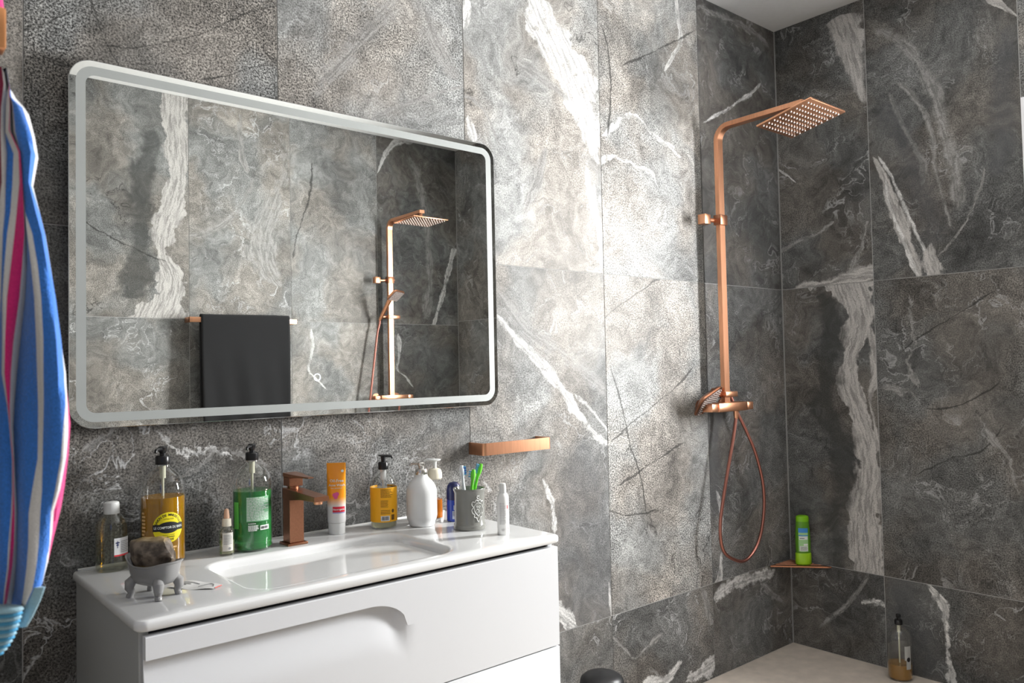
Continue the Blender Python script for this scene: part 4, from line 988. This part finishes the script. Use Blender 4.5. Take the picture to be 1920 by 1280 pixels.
# ================================================================== copper rail on the wall right of the mirror
rl_ = thing('towel_rail', (1.322, 0, 1.118), 'short copper wall rail above the worktop, empty', 'towel rail')
o = MB(); w0, w1, dd = -.138, .142, .074
P = [(w0, 0), (w0, -dd + .012)] + [(w0 + .012 - .012 * math.cos(t * PI / 12), -dd + .012 - .012 * math.sin(t * PI / 12)) for t in range(1, 7)] + [(w1 - .012, -dd)] + [(w1 - .012 + .012 * math.sin(t * PI / 12), -dd + .012 - .012 * math.cos(t * PI / 12)) for t in range(1, 7)] + [(w1, 0)]
T_ = .005; Q = []
for i, p in enumerate(P):
    a = Vector(P[max(i - 1, 0)]); b_ = Vector(P[min(i + 1, len(P) - 1)]); d = (b_ - a).normalized(); nrm = Vector((-d.y, d.x)); q = Vector(p) + nrm * T_; Q.append((q.x, q.y))
H = .0185
o.loft([[(p[0], p[1], -H), (p[0], p[1], H), (q[0], q[1], H), (q[0], q[1], -H)] for p, q in zip(P, Q)])
o.build('rail_bar', COPPER, rl_, True)

# ================================================================== showers
SECT = rsect(1, 1, .06, 1)
def shower(xc, wy, sg, tilt, label, handlabel, docked_z, front):
    """rectangular riser with overhead arm; sg=+1 on the front wall, -1 on the back wall; d is the distance from that wall"""
    zb = 1.19
    t = thing('shower_column', (xc, wy, zb), label, 'shower')
    P = lambda x, d, z: Vector((x, -d * sg, z - zb))
    def bx_(mb, x0, x1, d0, d1, z0, z1, bev=.0015): 
        ys = sorted((-d0 * sg, -d1 * sg)); return mb.box(x0, x1, ys[0], ys[1], z0 - zb, z1 - zb, bev)
    # riser and arm, one bent bar
    o = MB(); path = [P(0, .072, z) for z in (1.205, 1.5, 1.8, 2.1, 2.27)]
    R0 = .055
    for k in range(1, 9):
        a = k / 8 * PI / 2; path.append(P(0, .072 + R0 - R0 * math.cos(a), 2.27 + R0 * math.sin(a)))
    path += [P(0, .25, 2.326), P(0, .36, 2.327), P(0, .452, 2.328)]
    o.tube(path, 1, sect=[(a * .020, b_ * .036) for a, b_ in SECT]).build('riser_and_arm', COPPER, t, True, autos=28)
    hd = MB().box(-.125, .125, -.113, .113, -.004, .004, .0025)
    Mt = Matrix.Translation(P(.002, .436, 2.271)) @ Matrix.Rotation(tilt * sg, 4, 'X')
    h_ = hd.xf(Mt).build('shower_head', COPPER, t)
    nz = MB()
    for i in range(12):
        for j in range(9): nz.lathe([(.0030, 0), (.0026, -.0035), (0, -.004)], 8, (-.108 + .216 * i / 11, -.092 + .184 * j / 8, -.004), cap0=False)
    nz_ = nz.xf(Mt).build('nozzles', RUBBER, h_); nz_['kind'] = 'stuff'
    MB().tube([P(.001, .438, 2.322), P(.001, .437, 2.300), P(.002, .436, 2.276)], [.011, .010, .015], 20).build('head_joint', COPPER_D, t)
    # wall bracket sleeve
    o = bx_(MB(), -.0235, .0235, .055, .090, 1.925, 1.966); o.build('riser_sleeve', COPPER_D, t)
    o = MB().tube([P(-.022, .06, 1.944), P(-.075, .06, 1.942)], .0085, 16); o.build('bracket_stem', COPPER, t)
    o = bx_(MB(), -.108, -.070, .040, .075, 1.923, 1.962); o.build('bracket_block', COPPER, t)
    o = MB().tube([P(.022, .06, 1.948), P(.040, .06, 1.948)], .008, 16); o.build('lock_knob', COPPER, t)
    # mixer bar
    o = bx_(MB(), -.098, .098, .058, .110, 1.172, 1.208, .004); o.build('mixer_body', COPPER, t)
    for s in (-1, 1):
        o = bx_(MB(), s * .100, s * .142, .060, .108, 1.174, 1.206, .004) if s > 0 else bx_(MB(), -.142, -.100, .060, .108, 1.174, 1.206, .004)
        o.build('mixer_knob', COPPER, t)
        MB().tube([P(s * .075, .0, 1.19), P(s * .075, .006, 1.19), P(s * .075, .0062, 1.19), P(s * .075, .062, 1.19)], [.030, .029, .014, .014], 24).build('wall_elbow', COPPER_D, t)
    # hand shower holder, sliding on the riser
    hz = docked_z
    bx_(MB(), -.030, .060 if not front else .052, .050, .096, hz - .011, hz + .011, .003).build('holder_slider', COPPER, t)
    MB().tube([P(-.028, .066, hz), P(-.060, .066, hz)], .011, 16).build('holder_arm', COPPER_D, t)
    # hand shower with its hose
    g = thing('hand_shower', (xc - .07, wy - .07 * sg, hz), handlabel, 'hand shower')
    Q = lambda x, d, z: Vector((x + .07, -(d - .07) * sg, z - hz))
    if front: hb, he, hc, nrm, size = Q(.075, .034, hz + .012), Q(-.075, .070, hz + .014), Q(-.120, .073, hz - .022), Vector((.18, -.73, -.68)), .062
    else: hb, he, hc, nrm, size = Q(-.075, .065, hz - .02), Q(-.062, .165, hz + .10), Q(-.048, .215, hz + .125), Vector((.05, .45 , -.62)), .046
    MB().tube([hb, hb.lerp(he, .3), hb.lerp(he, .7), he, he.lerp(hc, .5)], [.0095, .012, .013, .014, .013], 18).build('handle', COPPER_D if front else COPPER, g)
    nrm.normalize(); ax = (hc - he); ax = (ax - nrm * ax.dot(nrm)).normalized(); bx2 = nrm.cross(ax)
    def pl(k, off, sz=size): return [hc + ax * (p[0] * k * sz) + bx2 * (p[1] * k * sz) + nrm * off for p in rsect(2, 1.9, .35, 5)]
    hh = MB().loft([pl(.55, -.016), pl(.86, -.011), pl(1.0, -.002), pl(1.0, .005), pl(.95, .0065)]).build('spray_head', COPPER_D if front else COPPER, g)
    MB().loft([pl(.90, .006), pl(.88, .0085)]).build('spray_face', mat('dark_spray_face', (.14, .09, .08), rough=.35), hh)
    nz = MB()
    for i in range(8):
        for j in range(8):
            c0 = hc + ax * (size * (-.76 + 1.52 * i / 7)) + bx2 * (size * (-.72 + 1.44 * j / 7)) + nrm * .008; nz.tube([c0, c0 + nrm * .005], [.0020, .0014], 6)
    nz_ = nz.build('spray_nozzles', RUBBER, hh); nz_['kind'] = 'stuff'
    if front: hp = [Q(.050, .085, 1.174), Q(.050, .085, 1.15), Q(.028, .083, 1.06), Q(-.030, .08, .88), Q(-.072, .08, .73), Q(-.060, .08, .63), Q(.012, .08, .578), Q(.100, .08, .562), Q(.190, .08, .62), Q(.236, .08, .73), Q(.238, .08, .85), Q(.200, .075, .98), Q(.155, .062, 1.08), Q(.110, .048, 1.165), Q(.090, .036, 1.225), hb]
    else: hp = [Q(.050, .085, 1.174), Q(.050, .085, 1.15), Q(.02, .085, .95), Q(-.05, .085, .72), Q(-.12, .085, .62), Q(-.19, .085, .70), Q(-.195, .085, .95), Q(-.160, .080, 1.20), Q(-.125, .072, 1.42), Q(-.095, .066, 1.60), hb + Vector((-.004, 0, -.03)), hb]
    cp = catmull(hp, 8)
    MB().tube(cp, .0068, 12).build('hose', HOSE, g)
    MB().tube([Q(.050, .085, 1.176), Q(.050, .085, 1.150), Q(.0495, .085, 1.138)], [.010, .0095, .0075], 18).build('hose_fitting', COPPER, g)
    return t
shower(2.432, 0, 1, -.21, 'copper overhead shower column on the front wall beside the corner', 'copper hand shower lying across the mixer with a hanging looped hose', 1.240, True)
shower(2.405, -WB, -1, -.03, 'copper overhead shower column reflected in the mirror, on the opposite wall', 'copper hand shower clipped upright to the riser, reflected in the mirror', 1.708, False)

# ================================================================== corner shelf and shampoo
cs = thing('corner_shelf', (XC, 0, .4665), 'triangular dark copper corner shelf in the shower', 'shelf')
o = MB(); zs = .006
def tri(i, z): return [(-.003, -.003, z), (-.170 + i, -.003, z), (-.160 + i, -.012, z), (-.014, -.188 + i, z), (-.003, -.196 + i, z)]
o.loft([tri(0, 0), tri(0, zs)]).build('shelf_plate', COPPER_D, cs, False)
o = MB()
for k in range(1, 5):
    a = Vector((-.030 * k - .012, -.006, zs)); b_ = Vector((-.006, -.0345 * k - .012, zs)); o.tube([a, b_], .0012, 6)
o.build('shelf_ridges', COPPER_D, cs)
hx, hy = XC - .046, -.090
sh = thing('shampoo_bottle', (hx, hy, .4665 + .0075), 'bright green upturned shampoo bottle on the corner shelf', 'bottle', rz=math.radians(-42))
GS = mat('green_bottle_plastic', (.11, .30, .02), rough=.3); GL = mat('lime_cap_plastic', (.34, .62, .02), rough=.3)
def ov(w_, d_, z, n=36): return [(w_ * math.cos(2 * PI * k / n), d_ * math.sin(2 * PI * k / n), z) for k in range(n)]
MB().loft([ov(.034, .021, 0), ov(.035, .022, .002), ov(.0345, .0215, .045), ov(.033, .0205, .050)]).build('flip_cap', GL, sh)
MB().loft([ov(.031, .0195, .050), ov(.0325, .021, .054), ov(.033, .022, .10), ov(.031, .021, .15), ov(.0285, .019, .185), ov(.028, .0185, .196), ov(.026, .017, .200)]).build('bottle_body', GS, sh)
MB().loft([ov(.0284, .0189, .186), ov(.0284, .0189, .198), ov(.0282, .0187, .205), ov(.026, .017, .210), ov(.018, .012, .213)]).build('bottle_end', mat('green_end_cap', (.20, .50, .01), rough=.35), sh)
def onoval(x, z, e=.0007):
    w_ = .0330; d_ = .0220; return (x, -d_ * math.sqrt(max(.02, 1 - (x / w_) ** 2)) - e, z)
def ovrect(mb, x0, x1, z0, z1, e=.0007, n=8):
    v = []; f_ = []
    for k in range(n + 1): x = x0 + (x1 - x0) * k / n; v += [onoval(x, z0, e), onoval(x, z1, e)]
    for k in range(n): f_.append((2 * k, 2 * k + 2, 2 * k + 3, 2 * k + 1))
    mb.add(v, f_)
o = MB(); ovrect(o, -.024, .016, .058, .160); lab = o.build('label', mat('light_green_label', (.35, .62, .28), rough=.4), sh)
o = MB(); ovrect(o, -.024, .016, .140, .160, .001); ovrect(o, -.024, .016, .126, .130, .001); o.build('blue_panel', mat('blue_label_panel', (.05, .25, .62), rough=.4), lab)
o = MB(); ovrect(o, -.022, .014, .110, .124, .001); ovrect(o, -.020, .014, .060, .082, .001); ovrect(o, -.004, .014, .084, .092, .001); o.build('white_panel', PAPER, lab)
o = MB()
for k in range(6): ovrect(o, -.018, .012 - .004 * (k % 2), .063 + .003 * k, .0642 + .003 * k, .0014, 4)
ovrect(o, -.020, .0, .114, .117, .0014, 4); o.build('label_print', mat('dark_green_ink', (.05, .14, .05), rough=.5), lab)

# soap bottle on the shower floor
qx, qy = XC - .068, -.505; a0 = camang(qx, qy, 40)
fb_ = soap_bottle((qx, qy, ZF), 'nearly empty amber soap bottle standing on the shower floor', .046, .252, .062, mat('brown_liquid_soap', (.66, .34, .07), rough=.05, trans=.6, ior=1.34), CLEAR, -2.6)
o = MB(); wrap_rect(o, -.014, .014, .085, .140, .0465, a0, 6); wrap_rect(o, -.008, .014, .050, .085, .0465, a0, 6); lab = o.build('label', mat('worn_white_label', (.45, .45, .43), rough=.5), fb_)
o = MB(); wrap_disc(o, .002, .088, .008, .009, .0468, a0); o.build('label_print', INK, lab)

# black waste bin, only its lid shows beside the vanity
kb = thing('waste_bin', (1.556, -.185, ZF), 'black round-lidded bin on the floor right of the vanity', 'bin'); r = .068
MB().lathe([(r * .9, 0), (r * .92, .004), (r, .20), (r * 1.0, .245)], 48).build('bin_body', BLACKP, kb)
MB().lathe([(r * 1.02, .246), (r * 1.04, .250), (r * 1.04, .262), (r * .98, .276), (r * .80, .286), (r * .5, .294), (0, .297)], 48).build('bin_lid', mat('satin_black', (.012, .012, .013), rough=.4), kb)

# ================================================================== back wall: rail with black towel
br = thing('towel_rail', (1.45, -WB, 1.662), 'copper towel rail on the opposite wall holding a black towel', 'towel rail')
o = MB()
for s in (-1, 1): o.box(s * .30 - .008, s * .30 + .008, 0, .080, -.014, .014, .001)
o.box(-.308, .308, .066, .082, -.014, .014, .0015).build('rail_bar', COPPER, br)
tw = thing('hand_towel', (1.455, -WB + .074, 1.10), 'black towel folded over the rail on the opposite wall, seen in the mirror', 'towel')
o = MB(); n_ = 40; Wt = .254; prof = []
for k in range(9): prof.append((-.014 - .004 * (1 - k / 8), .05 + (.575 - .05) * k / 8))
for k in range(1, 8): a = PI - k / 8 * PI; prof.append((.0135 * math.cos(a), .577 + .0135 * math.sin(a)))
for k in range(17): prof.append((.0140 + .006 * k / 16, .575 - .575 * k / 16))
v = []; f_ = []
for i in range(n_ + 1):
    x = -Wt + 2 * Wt * i / n_
    for j, (y, z) in enumerate(prof):
        low = sstep(.55, .0, z); y2 = y + (.006 * math.sin(x * 22 + 1) + .004 * math.sin(x * 47 + z * 6)) * low * (1 if y > 0 else .3); v.append((x * (1 - .01 * low), y2, z + .002 * math.sin(x * 9)))
m_ = len(prof)
for i in range(n_):
    for j in range(m_ - 1): a = i * m_ + j; f_.append((a, a + m_, a + m_ + 1, a + 1))
o.add(v, f_); ob = o.build('towel_cloth', mat('black_terry', (.009, .009, .010), rough=1, sheen=.05, bump=.6, nscale=700), tw)
sm = ob.modifiers.new('thickness', 'SOLIDIFY'); sm.thickness = .005; sm.offset = 1

# ================================================================== robe on a hook, left
PINK = mat('pink_terry', (.82, .025, .24), rough=.95, sheen=.4, bump=.7, nscale=520, noise=.10)
BLUE = mat('blue_terry', (.045, .23, .80), rough=.95, sheen=.4, bump=.7, nscale=520, noise=.18)
WTER = mat('white_terry', (.84, .83, .84), rough=.95, sheen=.4, bump=.6, nscale=520, noise=.06)
REDT = mat('crimson_lining', (.26, .004, .05), rough=.95, sheen=.3, bump=.5, nscale=520)
CYAN = mat('pale_cyan_terry', (.38, .62, .74), rough=.95, sheen=.3, bump=.6, nscale=520, noise=.08)
AXL = Vector((.76219, -.64736, 0)); AXD = Vector((-.1305, -.9914, 0))   # along the cloth, towards the room
rb_ = thing('bath_robe', (-.1812, -.9967, 1.0897), 'blue, pink and white striped terry robe hanging at the left edge', 'robe')
BAND = [3, 3, 2, 1, 2, 0, 2, 1, 2, 1, 2, 0]    # material of each stripe: 0 pink, 1 blue, 2 white, 3 crimson
ROBE = [
 (0.5929, [-0.0686, 0.0196, 0.0245, 0.0293, 0.0293, 0.0293, 0.0293, 0.0293, 0.0293, 0.0293, 0.0293, 0.0299, 0.0299]),
 (0.5724, [-0.0744, 0.0198, 0.0262, 0.0316, 0.0316, 0.0316, 0.0321, 0.0321, 0.0321, 0.0321, 0.0321, 0.0332, 0.0332]),
 (0.5562, [-0.0801, 0.02, 0.0243, 0.0291, 0.0291, 0.0313, 0.0318, 0.0318, 0.0318, 0.0324, 0.034, 0.0458, 0.0458]),
 (0.5455, [-0.083, 0.0198, 0.023, 0.0278, 0.0278, 0.0316, 0.0321, 0.0337, 0.0337, 0.0348, 0.0445, 0.052, 0.052]),
 (0.5186, [-0.0863, 0.0197, 0.0219, 0.0267, 0.0267, 0.03, 0.031, 0.0343, 0.0343, 0.0364, 0.052, 0.0574, 0.0574]),
 (0.4969, [-0.0867, 0.0177, 0.022, 0.0279, 0.0344, 0.0392, 0.0408, 0.0408, 0.0408, 0.0408, 0.057, 0.0602, 0.0602]),
 (0.4672, [-0.0873, 0.0171, 0.0219, 0.0262, 0.0327, 0.0397, 0.0424, 0.0424, 0.0424, 0.0424, 0.0521, 0.0542, 0.0542]),
 (0.4376, [-0.0879, 0.0122, 0.0176, 0.0246, 0.0299, 0.0364, 0.0434, 0.0445, 0.0445, 0.045, 0.0606, 0.0611, 0.0611]),
 (0.4161, [-0.0884, 0.0107, 0.016, 0.022, 0.0263, 0.0338, 0.0435, 0.0456, 0.0462, 0.0516, 0.0656, 0.0661, 0.0661]),
 (0.3839, [-0.089, 0.0089, 0.0143, 0.0202, 0.0229, 0.0294, 0.0407, 0.0455, 0.0493, 0.0563, 0.0703, 0.0708, 0.0708]),
 (0.3517, [-0.0897, 0.0072, 0.0126, 0.0185, 0.0201, 0.0249, 0.0373, 0.0432, 0.0519, 0.0589, 0.075, 0.0755, 0.0755]),
 (0.3088, [-0.0906, 0.0052, 0.0095, 0.0149, 0.0192, 0.0219, 0.0305, 0.0375, 0.0531, 0.0601, 0.0795, 0.08, 0.08]),
 (0.2765, [-0.0912, 0.0035, 0.0089, 0.0132, 0.018, 0.0207, 0.0272, 0.0336, 0.0535, 0.0595, 0.0815, 0.0842, 0.0842]),
 (0.2443, [-0.0919, 0.0018, 0.005, 0.0104, 0.0228, 0.0233, 0.0254, 0.0303, 0.054, 0.0593, 0.0814, 0.0852, 0.0873]),
 (0.2228, [-0.0923, 0.0003, 0.0046, 0.0099, 0.0245, 0.025, 0.0255, 0.0288, 0.0535, 0.0584, 0.0788, 0.0853, 0.089]),
 (0.1904, [-0.093, -0.0004, 0.0039, 0.0093, 0.0265, 0.027, 0.0281, 0.0292, 0.0523, 0.0572, 0.0755, 0.0814, 0.0862]),
 (0.1582, [-0.0936, -0.0011, 0.0032, 0.0086, 0.0258, 0.0269, 0.028, 0.0301, 0.0458, 0.056, 0.0694, 0.0748, 0.0813]),
 (0.1366, [-0.0941, -0.0015, 0.0028, 0.0082, 0.0243, 0.0259, 0.0281, 0.0308, 0.0421, 0.0539, 0.0647, 0.0679, 0.0771]),
 (0.1044, [-0.0947, -0.0022, 0.0021, 0.0075, 0.021, 0.0231, 0.0269, 0.0296, 0.0409, 0.0516, 0.0629, 0.0651, 0.0683]),
 (0.0829, [-0.0952, -0.0026, 0.0017, 0.0071, 0.0195, 0.0211, 0.0248, 0.0286, 0.0388, 0.0485, 0.0598, 0.062, 0.063]),
 (0.0614, [-0.0956, -0.003, 0.0013, 0.0066, 0.0163, 0.0174, 0.0212, 0.0266, 0.0357, 0.0443, 0.0551, 0.0562, 0.0567]),
 (0.0400, [-0.096, -0.0035, 0.0008, 0.0062, 0.0137, 0.0148, 0.017, 0.0229, 0.032, 0.0342, 0.0353, 0.0358, 0.0363])]
SUB = 3
def robe_rows():
    out = []
    for i in range(len(ROBE) - 1):
        n2 = 3 if ROBE[i][0] - ROBE[i + 1][0] > .02 else 2
        for k in range(n2):
            t = k / n2; s = t
            out.append((ROBE[i][0] * (1 - t) + ROBE[i + 1][0] * t, [a * (1 - s) + b_ * s for a, b_ in zip(ROBE[i][1], ROBE[i + 1][1])]))
    out.append((ROBE[-1][0], list(ROBE[-1][1]))); return out
RELIEF = [-.040, .002, .008, .006, .010, .012, .010, -.003, .009, .011, .004, -.006, -.020]
rows_ = robe_rows(); v = []; f_ = []; mi = []
NC = 12 * SUB + 1
def robe_pt(l, d, z): p = AXL * l + AXD * d; return (p.x - .0221 * z, p.y - .0260 * z, z)   # hangs with a slight lean
for z, xs_ in rows_:
    for c in range(NC):
        b_ = min(c // SUB, 11); t = (c - b_ * SUB) / SUB
        l = xs_[b_] * (1 - t) + xs_[b_ + 1] * t; d = RELIEF[b_] * (1 - t) + RELIEF[b_ + 1] * t
        wdt = xs_[b_ + 1] - xs_[b_]
        d += .22 * wdt * math.sin(PI * t) + .004 * math.sin(z * 23 + c * .5) - .03 * sstep(.50, .62, z)
        if xs_[12] - l < .004: d -= .012
        v.append(robe_pt(l, d, z))
nr = len(rows_)
for i in range(nr - 1):
    for c in range(NC - 1): a = i * NC + c; f_.append((a, a + 1, a + NC + 1, a + NC)); mi.append(BAND[min(c // SUB, 11)])
nf = len(v)
for z, xs_ in rows_:
    for c in range(NC):
        t = c / (NC - 1); l = xs_[0] * (1 - t) + xs_[12] * t; v.append(robe_pt(l, -.045 - .075 * math.sin(PI * t) ** .6, z))
for i in range(nr - 1):
    for c in range(NC - 1): a = nf + i * NC + c; f_.append((a, a + NC, a + NC + 1, a + 1)); mi.append(1)
    for c in (0, NC - 1): a = i * NC + c; b_ = nf + a; f_.append((a, a + NC, b_ + NC, b_)); mi.append(1 if c == 0 else BAND[11])
for base in (0, (nr - 1) * NC):
    for c in range(NC - 1): a = base + c; f_.append((a, a + 1, nf + a + 1, nf + a)); mi.append(1)
o = MB(); o.v = v; o.f = f_; o.m = mi
o.build('robe_cloth', [PINK, BLUE, WTER, REDT], rb_, True, autos=60)
def cuff(name, rws, m_, d0, stripes):
    o = MB(); L = []; z0 = rws[0][2]; z1 = rws[-1][2]; K = 24 if stripes else 8
    for k in range(K + 1):
        z = z0 + (z1 - z0) * k / K
        for i in range(len(rws) - 1):
            if rws[i][2] >= z >= rws[i + 1][2] - 1e-6:
                t = (rws[i][2] - z) / (rws[i][2] - rws[i + 1][2]); l0 = rws[i][0] * (1 - t) + rws[i + 1][0] * t; l1 = rws[i][1] * (1 - t) + rws[i + 1][1] * t; break
        bul = .002 * (k % 2) if stripes else 0
        w2 = (l1 - l0) / 2; lc = (l0 + l1) / 2
        L.append([robe_pt(lc + (w2 + bul) * math.cos(2 * PI * j / 28), d0 + (w2 * .55 + bul) * math.sin(2 * PI * j / 28), z) for j in range(28)])
    o.loft(L)
    if stripes: o.m = [(q // 28) // 2 % 2 if q < 28 * K else 0 for q in range(len(o.f))]
    o.build(name, m_, rb_, True, autos=60)
cuff('cuff', [(.0433, .0573, .0631), (.0382, .0527, .0503), (.0314, .0448, .0343), (.0269, .0382, .0237)], CYAN, .010, False)
cuff('cuff', [(-.0206, .0338, .0472), (-.0208, .0308, .0354), (-.0211, .0251, .0193), (-.0214, .0185, .0085), (-.0215, .0108, .0)], [CYAN, mat('sky_blue_terry', (.10, .40, .68), rough=.95, bump=.6, nscale=520)], .024, True)
o = MB(); L = []
for z, l0, l1, dp in ((.575, -.05, .022, .030), (.60, -.05, .019, .016), (.625, -.05, .014, .014), (.640, -.05, .026, .020), (.655, -.05, .0295, .026), (.675, -.05, .027, .024), (.70, -.045, .018, .016)):
    L.append([robe_pt((l0 + l1) / 2 + (l1 - l0) / 2 * math.cos(2 * PI * j / 24), -.045 + dp * math.sin(2 * PI * j / 24), z) for j in range(24)])
o.loft(L).build('hood', PINK, rb_, True, autos=60)

hk = thing('robe_hook', (XL, -1.03, 1.7100), 'copper wall hook carrying the striped robe at top left', 'hook')
HOOKM = mat('satin_copper_hook', (.78, .36, .16), rough=.35, metal=1)
MB().box(0, .006, -.022, .022, -.028, .028, .002).build('wall_plate', HOOKM, hk)
MB().tube([(.005, 0, -.005), (.06, 0, -.006), (.12, 0, -.004), (.165, -.004, -.002)], [.007, .007, .007, .008], 16).build('hook_arm', HOOKM, hk)
MB().box(.160, .1865, -.014, .010, -.021, .021, .0025).build('hook_end', HOOKM, hk)
